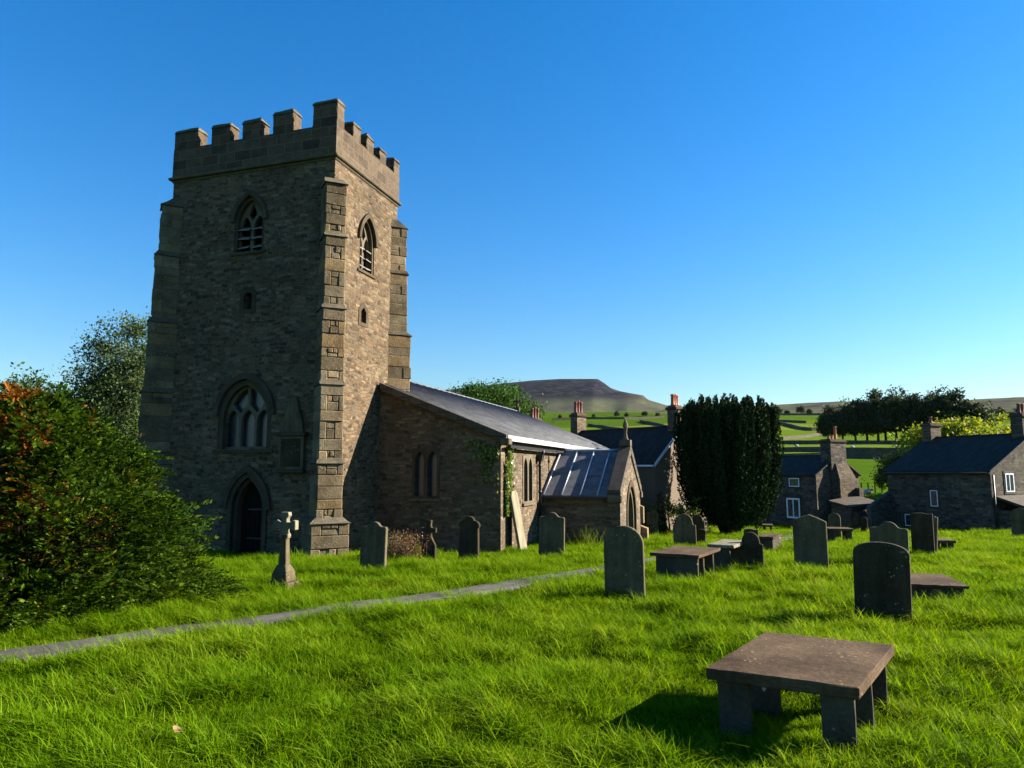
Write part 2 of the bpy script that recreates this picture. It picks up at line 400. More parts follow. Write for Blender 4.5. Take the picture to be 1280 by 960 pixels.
M['dark'] = simple('unlit interior', (.004,.004,.004), .9)
M['stoneslate'] = slates('stone slates', (.05,.038,.027), (.10,.08,.056), .45, .28, .9, (.07,.07,.03))
M['houseslate'] = slates('dark house slates', (.022,.017,.012), (.048,.038,.029), .5, .26, .9)
M['render'] = simple('brown roughcast', (.155,.115,.078), .9, 0, .2, 12, .01, .2)
M['white'] = simple('white paint', (.72,.73,.74), .5, 0, .08)
M['terracotta'] = simple('terracotta pot', (.36,.12,.05), .75, 0, .3, 6)
M['darkpot'] = simple('sooty red pot', (.14,.045,.03), .75, 0, .35, 6)
M['hs_dark'] = plain_stone('dark gravestone', (.030,.021,.012), (.060,.045,.026), (.17,.165,.135), .60, 6, .004, True)
M['hs_grey'] = plain_stone('grey gravestone', (.070,.053,.029), (.125,.10,.056), (.2,.2,.15), .64, 5, .004, True)
M['hs_pale'] = plain_stone('pale sandstone', (.15,.13,.082), (.21,.18,.12), (.11,.11,.075), .6, 5, .006, True)
M['slab'] = plain_stone('brown slab', (.036,.022,.012), (.115,.075,.043), (.25,.165,.08), .60, 3, .018, False, 5.)
M['panel'] = plain_stone('tomb panel', (.038,.030,.021), (.08,.066,.047), (.5,.5,.45), .62, 4.5, .006, False, 1.3)
M['flag'] = ashlar('path flagstones', [(.055,.048,.039), (.08,.071,.058), (.10,.089,.073)], (.06,.07,.03), 1.3, .9, .02, .01)
M['bark'] = plain_stone('bark', (.022,.017,.012), (.05,.04,.03), sc=6, bump=.03, streak=True)
M['twig'] = simple('dark twigs', (.014,.010,.007), .95, 0, .3, 9, .004, .05)
M['earth'] = simple('bare earth', (.14,.09,.05), .95, 0, .4, 10, .02)

def grass_mat():
    t = NT('grass blades'); oi = t.node('ShaderNodeObjectInfo'); geo = t.node('ShaderNodeNewGeometry')
    pos = geo.outputs['Position']; rnd = geo.outputs['Random Per Island']
    f = t.math('ADD', t.math('MULTIPLY', rnd, .45), t.math('MULTIPLY', t.noise(pos, .7, 4, .6), .65))
    f = t.math('ADD', f, t.math('MULTIPLY', t.math('SUBTRACT', t.noise(pos, .28, 3, .6), .5), .5))
    col = t.ramp(f, [(.15, (.019,.048,.001)), (.42, (.063,.136,.001)), (.68, (.122,.202,.003)), (.98, (.26,.29,.03))])
    col = t.mix(t.ramp(rnd, [(.972, 0), (.976, 1)]), col, (.34,.27,.11))
    t.done(col, .7, None, .03)
    tr = t.node('ShaderNodeBsdfTranslucent', ins={'Color': t.mix(1., col, (1.5,1.35,.5), 'MULTIPLY')})
    mx = t.node('ShaderNodeMixShader', ins={0: .42, 1: t.b.outputs[0], 2: tr.outputs[0]})
    t.l.new(mx.outputs[0], t.out.inputs[0]); return t.m
M['grass'] = grass_mat()
def ground_mat():
    t = NT('turf and moor'); pos = t.node('ShaderNodeNewGeometry').outputs['Position']
    s = t.node('ShaderNodeSeparateXYZ', ins={0: pos})
    r = t.node('ShaderNodeVectorMath', operation='LENGTH', ins={0: t.node('ShaderNodeCombineXYZ', ins={0: s.outputs[0], 1: s.outputs[1]}).outputs[0]}).outputs['Value']
    n = t.noise(pos, 1.2, 5, .6); nf = t.noise(pos, 14, 5, .7)
    turf = t.ramp(t.math('ADD', t.math('MULTIPLY', n, .6), t.math('MULTIPLY', nf, .4)), [(.3, (.012,.024,.001)), (.55, (.028,.055,.002)), (.75, (.06,.085,.004))])
    fn = t.noise(pos, .012, 5, .6); fn2 = t.noise(pos, .15, 5, .65)
    cellf = t.node('ShaderNodeTexVoronoi', voronoi_dimensions='2D', ins={'Vector': t.mapping(pos, (.006,.012,0)), 'Scale': 1.}).outputs['Color']
    fs = t.node('ShaderNodeSeparateColor', ins={0: cellf}).outputs[0]
    field = t.ramp(t.math('ADD', t.math('MULTIPLY', fs, .45), t.math('ADD', t.math('MULTIPLY', fn, .3), t.math('MULTIPLY', fn2, .3))), [(.25, (.036,.068,.006)), (.42, (.062,.108,.008)), (.55, (.085,.125,.012)), (.7, (.12,.145,.022))])
    col = t.mix(t.ramp(t.math('MULTIPLY', r, .01), [(.55, 0), (.75, 1)]), turf, field)
    mn = t.noise(pos, .006, 7, .68); mn2 = t.noise(t.mapping(pos, (1, 1, 4)), .02, 6, .7)
    moor = t.ramp(t.math('ADD', t.math('MULTIPLY', mn, .6), t.math('MULTIPLY', mn2, .4)), [(.36, (.030,.027,.024)), (.46, (.062,.054,.040)), (.52, (.065,.072,.032)), (.62, (.10,.086,.06))])
    rr = t.math('ADD', t.math('MULTIPLY', r, .0001), t.math('MULTIPLY', t.math('SUBTRACT', mn, .5), .035))
    col = t.mix(t.ramp(rr, [(.056, 0), (.064, 1)]), col, moor)
    # steep hill top: heather and rock darkened, its shaded side painted into the colour
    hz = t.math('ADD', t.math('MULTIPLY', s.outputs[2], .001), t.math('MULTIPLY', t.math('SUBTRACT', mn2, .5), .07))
    shaded_heath = t.ramp(mn2, [(.38, (.006,.006,.010)), (.52, (.015,.0145,.019)), (.66, (.042,.039,.034))])
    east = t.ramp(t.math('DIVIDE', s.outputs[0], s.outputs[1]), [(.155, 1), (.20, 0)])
    col = t.mix(t.math('MULTIPLY', t.ramp(hz, [(.295, 0), (.325, 1)]), east), col, shaded_heath)
    h = t.math('ADD', n, t.math('MULTIPLY', nf, .4))
    return t.done(col, 1., t.bump(h, .6, .05), .0)
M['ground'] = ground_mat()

# ------------------------------------------------------------------ ground and path
def build_ground():
    az = np.concatenate([np.linspace(-52, 52, 620), np.linspace(54, 306, 85)]); az = np.radians(az)
    rr = np.concatenate([[.3], np.geomspace(1.2, 60, 210), np.geomspace(61.5, 12000, 190)])
    A, Rr = np.meshgrid(az, rr); X = Rr*np.sin(A); Y = Rr*np.cos(A); Z = H(X, Y)
    n = len(az); Z = Z-.035*np.clip((60-Rr)/10, 0, 1); V = np.stack([X, Y, Z], -1).reshape(-1, 3)
    i = np.arange(len(rr)-1)[:, None]; j = np.arange(n)[None]
    a = i*n+j; b = i*n+(j+1) % n
    Fq = np.stack([a, b, b+n, a+n], -1).reshape(-1, 4)
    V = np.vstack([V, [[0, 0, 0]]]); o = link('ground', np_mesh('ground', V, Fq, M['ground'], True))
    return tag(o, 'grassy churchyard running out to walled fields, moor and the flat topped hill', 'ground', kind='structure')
build_ground()
PATH = [Vector((p[0], p[1], float(H(p[0], p[1])))) for p in PATHXY]
def build_path():
    P = []
    for a, b in zip(PATH[:-1], PATH[1:]):
        k = max(2, int((b-a).length/.35)); P += [a.lerp(b, i/k) for i in range(k)]
    P.append(PATH[-1]); V = []; Fs = []; UV = []; s = 0; w = .28
    for i, p in enumerate(P):
        d = (P[min(i+1, len(P)-1)]-P[max(i-1, 0)]); d.z = 0; d.normalize(); nrm = Vector((-d.y, d.x, 0))
        if i: s += (Vector((p.x,p.y))-Vector((P[i-1].x, P[i-1].y))).length
        ww = w*(1+.05*math.sin(i*.9)+.04*math.sin(i*2.3)); hz = float(H(p.x, p.y))
        for q, e in ((-1.2, -.10), (-1, .02), (0, .03), (1, .02), (1.2, -.10)):
            c = p+nrm*ww*q; V.append((c.x, c.y, max(float(H(c.x, c.y)), hz)+e)); UV.append((s, ww*q+.45))
    for i in range(len(P)-1):
        Fs += [(i*5+k, (i+1)*5+k, (i+1)*5+k+1, i*5+k+1) for k in range(4)]
    me = bpy.data.meshes.new('path'); me.from_pydata(V, [], Fs); uvl = me.uv_layers.new(name='UVMap')
    for l in me.loops: uvl.data[l.index].uv = UV[l.vertex_index]
    me.materials.append(M['flag'])
    tag(link('path', me), 'narrow flagstone path crossing the churchyard grass', 'path', kind='structure')
build_path()

# ------------------------------------------------------------------ church
CX, CY, CRZ = -5.5157, 21.6636, R(72.33)
church = empty('church', (CX, CY, 0), CRZ, 'old stone church with a battlemented tower, low lead roofed nave and south porch', 'church')
CM = Matrix.Translation((CX, CY, 0)) @ Matrix.Rotation(CRZ, 4, 'Z')
X0, X1, Y0, Y1 = -.05, 4.30, .12, 6.50              # tower
def TW(yc, x=X0):                                       # a west wall: u to the right as one faces it
    return lambda u, v, d: (x+d, yc-u, v)
def TS(xc, y=Y0):                                       # a south wall
    return lambda u, v, d: (xc+u, y+d, v)
def recess(m, out, T, d=.5): return MB().prism(out, -.3, d, T)
tw = MB().box((X0, Y0, -1.2), (X1, Y1, 12.12))
tower = tw.build('tower_wall', M['tower'], church)
WB = arch(1.16, 10.42, 11.28, 9.40); WW = arch(2.0, 4.0, 5.16, 2.92); WD = arch(1.16, 1.05, 2.04, -1.0)
SB = arch(1.02, 10.05, 10.92, 9.02)
SLW = [(-.16, 7.44), (-.16, 7.88), (-.1, 7.99), (.1, 7.99), (.16, 7.88), (.16, 7.44)]
SLS = [(-.17, 7.2), (-.17, 7.58), (0, 7.74), (.17, 7.58), (.17, 7.2)]
YB, YW, YD, YSL = 3.28, 3.12, 2.86, 3.2; XB, XSL = 2.10, 1.97
cut(tower, [recess(0, WB, TW(YB), .55), recess(0, WW, TW(YW), .42), recess(0, WD, TW(YD), .55), recess(0, SLW, TW(YSL), .4),
            recess(0, SB, TS(XB), .55), recess(0, SLS, TS(XSL), .4)])
# string course and battlements
sc_ = MB()
for z0, z1, p in ((12.12, 12.2, .05), (12.2, 12.30, .14)):
    sc_.box((X0-p, Y0-p, z0), (X1+p, Y1+p, z1))
sc_.build('string_course', M['coping'], church, bevel=.03)
pw = MB(); a, t_ = .04, .42
for (x0, y0, x1, y1) in ((X0-a, Y0-a, X0+t_, Y1+a), (X1-t_, Y0-a, X1+a, Y1+a), (X0+t_, Y0-a, X1-t_, Y0+t_), (X0+t_, Y1-t_, X1-t_, Y1+a)):
    pw.box((x0, y0, 12.30), (x1, y1, 13.32))
parapet = pw.build('parapet', M['ashlar'], church)
tr = MB().box((X0+t_, Y0+t_, 12.30), (X1-t_, Y1-t_, 12.6)); tr.build('tower_roof', M['lead'], church)
def merlon(x0, y0, x1, y1, top, seed):
    rs = random.Random(seed); h = top-rs.uniform(0, .10)
    m = MB().box((x0, y0, 13.30), (x1, y1, h-.14))
    o = m.build('merlon', M['ashlar'], parapet, bevel=.02, subdiv=2, rough=.012, seed=seed)
    e = .035; c = MB(); j = [rs.uniform(-.03, .03) for _ in range(4)]
    c.hexa([(x0-e,y0-e,h-.14),(x1+e,y0-e,h-.14),(x1+e,y1+e,h-.14),(x0-e,y1+e,h-.14),(x0+.03,y0+.03,h+j[0]),(x1-.03,y0+.03,h+j[1]),(x1-.03,y1-.03,h+j[2]),(x0+.03,y1-.03,h+j[3])])
    c.build('coping_stone', M['coping'], parapet, bevel=.02, subdiv=2, rough=.016, seed=seed)
k = 0
wx = (X0-a+.003, X0+t_-.003); ex = (X1-t_+.003, X1+a-.003)
for xa in (wx, ex):
    for (y0, y1, tp) in ((1.72, 2.52, 14.10), (2.98, 3.72, 14.06), (4.2, 4.98, 14.03)):
        k += 1; merlon(xa[0], y0, xa[1], y1, tp, k)
for ya in ((Y0-a+.003, Y0+t_-.003), (Y1-t_+.003, Y1+a-.003)):
    for (x0, x1, tp) in ((.93, 1.43, 13.95), (1.84, 2.34, 13.92), (2.78, 3.28, 13.9)):
        k += 1; merlon(x0, ya[0], x1, ya[1], tp, k)
for (sx, sy) in ((0,0),(0,1),(1,0),(1,1)):          # the four corner merlons stand at the angle, L-shaped
    k += 1
    if sx == 0: x0, x1 = X0-a+.003, X0+.42
    else: x0, x1 = X1-.42, X1+a-.003
    if sy == 0: y0, y1 = Y0-a+.003, Y0+.86
    else: y0, y1 = Y1-.95, Y1+a-.003
    merlon(x0, y0, x1, y1, 14.22 if (sx, sy) == (0, 0) else 14.05, k)
# diagonal buttresses with weathered set-offs
def buttress(cx, cy, ang, seed, w=.66, zs=(11.2, 9.45, 7.15, 4.8, 2.45, .72), ps=(.40, .50, .58, .66, .74, .92), wp=.20):
    D = Vector((math.cos(ang), math.sin(ang), 0)); S = Vector((-D.y, D.x, 0)); O = Vector((cx, cy, 0))
    q = lambda d, s, z: O+D*d+S*s+Vector((0, 0, z))
    mb = MB(); wts = []; rs = random.Random(seed)
    n = len(zs)
    def block(d1, s0, s1, z0, z1, d0=-.5):
        jt = lambda a=.014: rs.uniform(-a, a)
        mb.hexa([q(d0,s0,z0), q(d1+jt(),s0+jt(.006),z0), q(d1+jt(),s1+jt(.006),z0), q(d0,s1,z0), q(d0,s0,z1), q(d1+jt(),s0+jt(.006),z1), q(d1+jt(),s1+jt(.006),z1), q(d0,s1,z1)])
    for i in range(n):
        top = zs[i]; bot = zs[i+1] if i+1 < n else -1.2; p = ps[i]; hw = w/2+(.03*(i//2))+(wp if i == n-1 else 0)
        m = max(2, round((top-bot)/.37)); cut_ = sorted(bot+(top-bot)*(k+rs.uniform(-.18, .18)*(0 < k < m))/m for k in range(m+1))
        for k in range(m):
            z0, z1 = cut_[k]+.004, cut_[k+1]-.004; e = rs.uniform(-.02, .025)
            if (k+seed) % 2 == 0 or rs.random() < .12: block(p+e, -hw+rs.uniform(0, .02), hw-rs.uniform(0, .02), z0, z1)
            else:
                a_ = -hw+2*hw*rs.uniform(.24, .36); b_ = hw-2*hw*rs.uniform(.22, .36); zm = z0+(z1-z0)*rs.uniform(.4, .6)
                dm = p-rs.uniform(.20, .34)
                block(p+e, -hw, a_, z0, z1, dm); block(p+rs.uniform(-.02, .02), b_, hw, z0, z1, dm)
                for s0_, s1_ in ((-hw+rs.uniform(.0, .03), a_), (b_, hw-rs.uniform(.0, .03))):
                    block(dm-.02, s0_, s1_, z0, zm_ := z0+(z1-z0)*rs.uniform(.4, .6)); block(dm-.02, s0_+.01, s1_-.01, zm_+.012, z1)
                block(p-.006+rs.uniform(-.018, .016), a_+.008, b_-.012, z0, zm-.008)
                vm = a_+(b_-a_)*rs.uniform(.35, .65)
                if rs.random() < .5: block(p-.006+rs.uniform(-.018, .016), a_+.008, b_-.012, zm+.008, z1)
                else: block(p-.006+rs.uniform(-.018, .016), a_+.008, vm-.006, zm+.008, z1); block(p-.006+rs.uniform(-.018, .016), vm+.006, b_-.012, zm+.008, z1)
        wts.append(None)
        mb.hexa([q(-.5,-hw+.02,bot), q(p-.03,-hw+.02,bot), q(p-.03,hw-.02,bot), q(-.5,hw-.03,bot), q(-.5,-hw+.03,top), q(p-.03,-hw+.02,top), q(p-.03,hw-.02,top), q(-.5,hw-.03,top)])
        pp = ps[i-1] if i else .02; hp = (w/2+.03*((i-1)//2)) if i else hw*.96; e = .06
        rise = .30 if i == 0 else .16
        wts[-1] = MB().hexa([q(-.5,-hw-e*.6,top), q(p+e,-hw-e*.6,top), q(p+e,hw+e*.6,top), q(-.5,hw+e*.6,top),
                 q(-.5,-hp-.004,top+rise), q(pp+.004,-hp-.004,top+rise), q(pp+.004,hp+.004,top+rise), q(-.5,hp+.004,top+rise)])
    b = mb.build('buttress', M['quoin'], church, bevel=.022, subdiv=0)
    for wt in wts: wt.build('weathering', M['coping'], b, bevel=.015, subdiv=1, rough=.014)
SQ = .7071
buttress(X0+.05, Y0+.05, R(225), 1, wp=.17)
buttress(X0+.05, Y1-.05, R(135), 2)
buttress(X1-.05, Y0+.05, R(-45), 3, ps=(.36, .42, .58, .74, .84, .9))
buttress(X1-.05, Y1-.05, R(45), 4)
# openings
def hood(out, T, w, proud, name, mat, parent, drop=2):
    """moulding that follows the head of an opening"""
    pts = out[1:-1] if drop else out
    cxm = sum(p[0] for p in pts)/len(pts); zb = pts[0][1]
    B = [(cxm+(u-cxm)*(1+w/max(.1, abs(pts[0][0]-cxm))), zb+(v-zb)*(1+w*1.35/(max(p[1] for p in pts)-zb))) for u, v in pts]
    ml = MB().band(pts, B, -proud, .06, T)
    return ml.build(name, mat, parent)
def frame_ring(out, T, w, d0, d1, name, mat, parent):
    """moulded jamb inside an opening"""
    us = [p[0] for p in out]; cxm = (min(us)+max(us))/2; hw = (max(us)-min(us))/2; z0 = out[0][1]; zt = max(p[1] for p in out)
    B = [(cxm+(u-cxm)*(1-w/hw), z0+(v-z0)*(1-w*1.2/(zt-z0))) for u, v in out]
    return MB().band(out, B, d0, d1, T).build(name, mat, parent), B
def plate(out, holes, T, d0, d1, name, mat, parent):
    o = MB().prism(out, d0, d1, T).build(name, mat, parent)
    cut(o, [MB().prism(h, d0-.2, d1+.2, T) for h in holes]); return o
def belfry(T, out, zs, za, z0, w, seed):
    fr, B = frame_ring(out, T, .10, .03, .30, 'belfry_window', M['dressed'], church)
    hood(out, T, .13, .09, 'hood_mould', M['dressed'], fr)
    hw = max(p[0] for p in B)
    lw = hw-.05; zl = zs-.18
    holes = [arch(lw-.03, zl, zl+.40, z0+.0, 7, s*(hw+.05)/2) for s in (-1, 1)]
    holes.append([(0, zl+.26), (-.16, zl+.46), (0, za-.20), (.16, zl+.46)])
    plate(B, holes, T, .16, .27, 'tracery', M['pale'], fr)
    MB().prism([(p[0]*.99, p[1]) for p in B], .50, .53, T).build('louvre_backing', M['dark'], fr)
    rs = random.Random(seed)
    for s in (-1, 1):
        for i in range(3):
            z = z0+.20+i*.31; u0, u1 = sorted((s*.05, s*(hw+.015))); l = MB(); tz = rs.uniform(-.02, .02)
            pts = [(u0, .06), (u1, .06)]
            V = [T(u0, z-.08+tz, .05), T(u1, z-.08-tz, .05), T(u1, z+.10-tz, .36), T(u0, z+.10+tz, .36), T(u0, z-.05+tz, .05), T(u1, z-.05-tz, .05), T(u1, z+.13-tz, .36), T(u0, z+.13+tz, .36)]
            l.hexa(V); l.build('louvre', M['louvre'], fr)
    MB().hexa([T(-hw-.2, z0-.12, -.05), T(hw+.2, z0-.12, -.05), T(hw+.2, z0-.12, .5), T(-hw-.2, z0-.12, .5), T(-hw-.2, z0-.04, -.05), T(hw+.2, z0-.04, -.05), T(hw+.2, z0+.01, .5), T(-hw-.2, z0+.01, .5)]).build('sill', M['dressed'], fr)
belfry(TW(YB), WB, 10.42, 11.28, 9.40, 1.16, 1)
belfry(TS(XB), SB, 10.05, 10.92, 9.02, 1.02, 2)
def slit(T, out, gl):
    us = [p[0] for p in out]; w = max(us); z0 = out[0][1]; zt = max(p[1] for p in out)
    B = [(u*(1.9), z0-.12+(v-z0)*((zt-z0+.30)/(zt-z0))) for u, v in out]
    A = list(out)
    fr = MB().band(A, B, -.02, .08, T, True).build('slit_window', M['dressed'], church)
    MB().prism(out, .28, .31, T).build('pane', gl, fr)
slit(TW(YSL), SLW, M['glassd']); slit(TS(XSL), SLS, M['dark'])
# great west window: three lights under two tracery openings
T = TW(YW)
fr, B = frame_ring(WW, T, .17, .02, .30, 'west_window', M['dressed'], church)
hood(WW, T, .15, .10, 'hood_mould', M['dressed'], fr)
hw = max(p[0] for p in B); lw = (2*hw-.18)/3
holes = [arch(lw, 3.78, 4.18, 3.0, 7, s*(lw+.09)) for s in (-1, 0, 1)]
holes.append([(-.05, 4.36), (-.05, 4.88), (-.22, 4.80), (-.40, 4.66), (-.60, 4.40), (-.48, 4.22), (-.30, 4.08)])
holes.append([(-u, v) for u, v in holes[-1][::-1]])
plate(B, holes, T, .17, .29, 'tracery', M['pale'], fr)
MB().prism(B, .34, .36, T).build('leaded_glass', M['glassd'], fr)
MB().hexa([T(-1.12,2.80,-.07), T(1.12,2.80,-.07), T(1.12,2.80,.4), T(-1.12,2.80,.4), T(-1.12,2.88,-.07), T(1.12,2.88,-.07), T(1.12,2.97,.4), T(-1.12,2.97,.4)]).build('sill', M['dressed'], fr)
# west door in its moulded arch
T = TW(YD)
fr, B = frame_ring(WD, T, .10, .10, .45, 'door_surround', M['dressed'], church)
o2 = arch(1.46, 1.05, 2.20, -1.0)
MB().band(WD, o2, -.05, .10, T).build('outer_moulding', M['dressed'], fr)
hood(o2, T, .15, .12, 'hood_mould', M['dressed'], fr)
dr = MB().prism(B, .36, .42, T)
for i in range(1, 6): dr.box((X0+.345, YD-.48+i*.16-.012, -1.0), (X0+.362, YD-.48+i*.16+.012, 1.0))
door = dr.build('door', M['door'], church)
for z in (.1, 1.0): MB().box((X0+.335, YD-.42, z), (X0+.35, YD+.25, z+.05)).build('strap_hinge', M['iron'], door)
# wall monument right of the window
mo = MB().box((X0-.12, .84, 2.28), (X0+.02, 1.72, 3.30)); mon = mo.build('wall_monument', M['hs_grey'], church, bevel=.012)
MB().box((X0-.20, .76, 3.30), (X0+.02, 1.80, 3.42)).build('ledge', M['dressed'], mon, bevel=.02)
MB().box((X0-.17, .80, 2.17), (X0+.02, 1.76, 2.28)).build('base_moulding', M['dressed'], mon, bevel=.02)
TT = TW(1.29)
MB().prism([(-.40, 3.42), (-.34, 3.78), (-.10, 4.48), (.02, 4.52), (.12, 4.48), (.34, 3.78), (.40, 3.42)], -.10, .02, TT).build('obelisk_panel', M['hs_grey'], mon, bevel=.01)
MB().prism([(-.34, 2.36), (-.34, 3.22), (.34, 3.22), (.34, 2.36)], -.135, -.1, TT).build('inscription_panel', M['hs_dark'], mon, bevel=.004)

# nave
NX0, NX1, NY0, NY1, YR = 3.28, 27.4, -4.36, 9.56, 2.60
ZE, SL = 3.13, .405                              # eaves height of the wall, roof slope
zr = lambda y: 3.32+SL*((y+4.53) if y <= YR else (YR+4.53)-(y-YR))
gp = [(NY0, -1.5), (NY0, zr(NY0)-.16), (YR, zr(YR)-.16), (NY1, zr(NY1)-.16), (NY1, -1.5)]
nv = MB().prism(gp, NX0, NX1, lambda u, v, d: (d, u, v))
nave = nv.build('nave_wall', M['nave'], church)
TNW = TW(-1.68, NX0); TNS = TS(6.38, NY0)
NW_ = [arch(.34, 2.55, 2.90, 1.38, 7, s*.24) for s in (-1, 1)]
NS_ = [arch(.46, 2.32, 2.72, 1.14, 7, s*.31) for s in (-1, 1)]
cut(nave, [recess(0, o, TNW, .3) for o in NW_]+[recess(0, o, TNS, .3) for o in NS_])
def two_light(T, outs, w, z0, z1, gl):
    box = [(-w/2, z0), (-w/2, z1), (w/2, z1), (w/2, z0)]
    o = MB().prism(box, -.025, .05, T).build('nave_window', M['pale'] if gl else M['dressed'], church)
    cut(o, [MB().prism(h, -.3, .3, T) for h in outs])
    for h in outs: MB().prism(h, .18, .2, T).build('pane', M['glassd'], o)
    MB().prism([(-w/2-.08, z0-.10), (-w/2-.08, z0-.005), (w/2+.08, z0-.005), (w/2+.08, z0-.10)], -.09, .06, T).build('sill', M['pale'], o, bevel=.015)
    return o
two_light(TNW, NW_, 1.02, 1.32, 3.0, False); two_light(TNS, NS_, 1.30, 1.08, 2.80, True)
# nave roof: two sheets with lead rolls running up them
TR = lambda u, v, d: (d, u, v)
ys, yn = -4.60, 9.80; th = .09
rf = MB().prism([(ys, zr(ys)-.03), (ys, zr(ys)+th), (YR, zr(YR)+th+.03), (yn, zr(yn)+th), (yn, zr(yn)-.03), (YR, zr(YR)-.12)], NX0-.06, NX1+.12, TR)
roof = rf.build('nave_roof', M['roofsheet'], church)
rl = MB(); x = NX0+.35
while x < NX1:
    for (ya, yb) in ((ys+.0, YR), (yn, YR)):
        rl.tube([(x, ya, zr(ya)+th-.004), (x, yb, zr(yb)+th+.02)], .055, 6)
    x += .70
rl.tube([(NX0, YR, zr(YR)+th+.03), (NX1+.1, YR, zr(YR)+th+.03)], .07, 8)
rl.build('lead_rolls', M['lead'], roof)
ed = MB(); ed.prism([(ys-.045, zr(ys)-.07), (ys-.035, zr(ys)+th+.02), (ys-.003, zr(ys)+th+.03), (ys-.003, zr(ys)-.07)], NX0-.04, NX1+.1, TR)
ed.build('eaves_flashing', M['edge'], roof)
for (xa, xb) in ((NX0-.22, NX0+.02), (NX1-.02, NX1+.25)):          # gable copings
    for (ya, yb) in ((-4.62, YR), (9.82, YR)):
        if xa < NX0 and yb == YR and ya < 0: ya, yb = -4.62, .02
        elif xa < NX0: ya, yb = 9.82, 6.6
        z = lambda y: zr(y)
        cp = MB(); cp.hexa([(xa, ya, z(ya)-.14), (xb, ya, z(ya)-.14), (xb, yb, z(yb)-.14), (xa, yb, z(yb)-.14), (xa, ya, z(ya)+.13), (xb, ya, z(ya)+.13), (xb, yb, z(yb)+.13), (xa, yb, z(yb)+.13)])
        cp.build('gable_coping', M['stoneslate'], church, bevel=.012)
MB().box((NX0-.235, -4.72, 3.08), (NX0+.12, -4.40, 3.30)).build('kneeler', M['coping'], church, bevel=.03)
gt = MB().prism([(-4.64, 3.00), (-4.66, 3.09), (-4.54, 3.09), (-4.54, 3.00)], NX0+.18, NX1, TR); gt.build('gutter', M['iron'], church)
# cross on the east gable
cr = MB().box((NX1+.0, YR-.17, zr(YR)+.1), (NX1+.22, YR+.17, zr(YR)+.42)).box((NX1+.05, YR-.06, zr(YR)+.40), (NX1+.17, YR+.06, zr(YR)+1.12)).box((NX1+.052, YR-.28, zr(YR)+.74), (NX1+.168, YR+.28, zr(YR)+.87))
cr.build('gable_cross', M['dressed'], church, bevel=.012)
# rainwater pipe
px_ = 7.72
dp = MB().tube([(px_, -4.60, 3.08), (px_, -4.60, 2.9), (px_, -4.46, 2.72), (px_, -4.46, -.9)], .055, 8)
for z in (2.4, 1.4, .4): dp.lathe([(.075, z), (.075, z+.09)], (px_, -4.46, 0), 8)
pipe = dp.build('drainpipe', M['iron'], church)
MB().hexa([(px_-.09,-4.55,2.60),(px_+.09,-4.55,2.60),(px_+.09,-4.38,2.60),(px_-.09,-4.38,2.60),(px_-.16,-4.62,2.86),(px_+.16,-4.62,2.86),(px_+.16,-4.38,2.86),(px_-.16,-4.38,2.86)]).build('hopper', M['iron'], pipe)

# porch
PX0, PX1, PY = 8.24, 13.9, -7.46; PC = (PX0+PX1)/2; PZE, PZR = 1.30, 2.98
psl = (PZR-PZE)/(PC-PX0)
pg = [(PX0, -1.6), (PX0, PZE-.05), (PC, PZR-.08), (PX1, PZE-.05), (PX1, -1.6)]
pwm = MB().prism(pg, PY, NY0-.003, lambda u, v, d: (u, d, v))
porch = pwm.build('porch_wall', M['porch'], church)
PA = arch(2.3, .35, 1.62, -1.5); TP = TS(PC, PY)
cut(porch, [recess(0, PA, TP, 1.2)])
fr, B = frame_ring(PA, TP, .16, .05, .45, 'porch_arch', M['pale'], church)
o2 = arch(2.75, .35, 1.86, -1.5); MB().band(PA, o2, -.05, .05, TP).build('outer_moulding', M['dressed'], fr)
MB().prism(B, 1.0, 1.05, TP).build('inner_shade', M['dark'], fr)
pr = MB(); e = .10
for (xa, sg) in ((PX0-.16, 1), (PX1+.16, -1)):
    za = PZE-.16*psl+.02
    pr.hexa([(xa, PY+.42, za), (PC, PY+.42, PZR+.02), (PC, NY0-.01, PZR+.02), (xa, NY0-.01, za), (xa, PY+.42, za+.08), (PC, PY+.42, PZR+.10), (PC, NY0-.01, PZR+.10), (xa, NY0-.01, za+.08)])
proof = pr.build('porch_roof', M['lead'], church)
rl = MB()
for y in (-4.50, -5.22, -5.95, -6.62):
    for xa, s in ((PX0-.16, -1), (PX1+.16, 1)):
        rl.tube([(xa+s*.01, y, PZE-.16*psl+.125), (PC, y, PZR+.115)], .034, 8)
rl.tube([(PC, PY+.45, PZR+.13), (PC, NY0, PZR+.13)], .06, 8)
rl.build('lead_rolls', M['leadroll'], proof)
for y, f in ((-4.86, .55), (-6.3, .62)):
    MB().box((PX0+(PC-PX0)*(1-f)-.02, y-.34, PZE+(PZR-PZE)*(1-f)+.105), (PX0+(PC-PX0)*(1-f)+.03, y+.34, PZE+(PZR-PZE)*(1-f)+.128)).build('sheet_joint', M['lead'], proof)
gc = MB()                                                        # raised gable coping of stone slabs
for (xa, s) in ((PX0-.20, 1), (PX1+.20, -1)):
    za = PZE-.20*psl
    gc.hexa([(xa, PY-.06, za+.0), (PC, PY-.06, PZR+.0), (PC, PY+.44, PZR+.0), (xa, PY+.44, za+.0), (xa, PY-.06, za+.34), (PC, PY-.06, PZR+.36), (PC, PY+.44, PZR+.36), (xa, PY+.44, za+.34)])
pcop = gc.build('gable_coping', M['stoneslate'], church, bevel=.015)
for xa in (PX0-.24, PX1-.12): MB().box((xa, PY-.10, PZE-.26), (xa+.36, PY+.46, PZE+.02)).build('kneeler', M['coping'], pcop, bevel=.03)
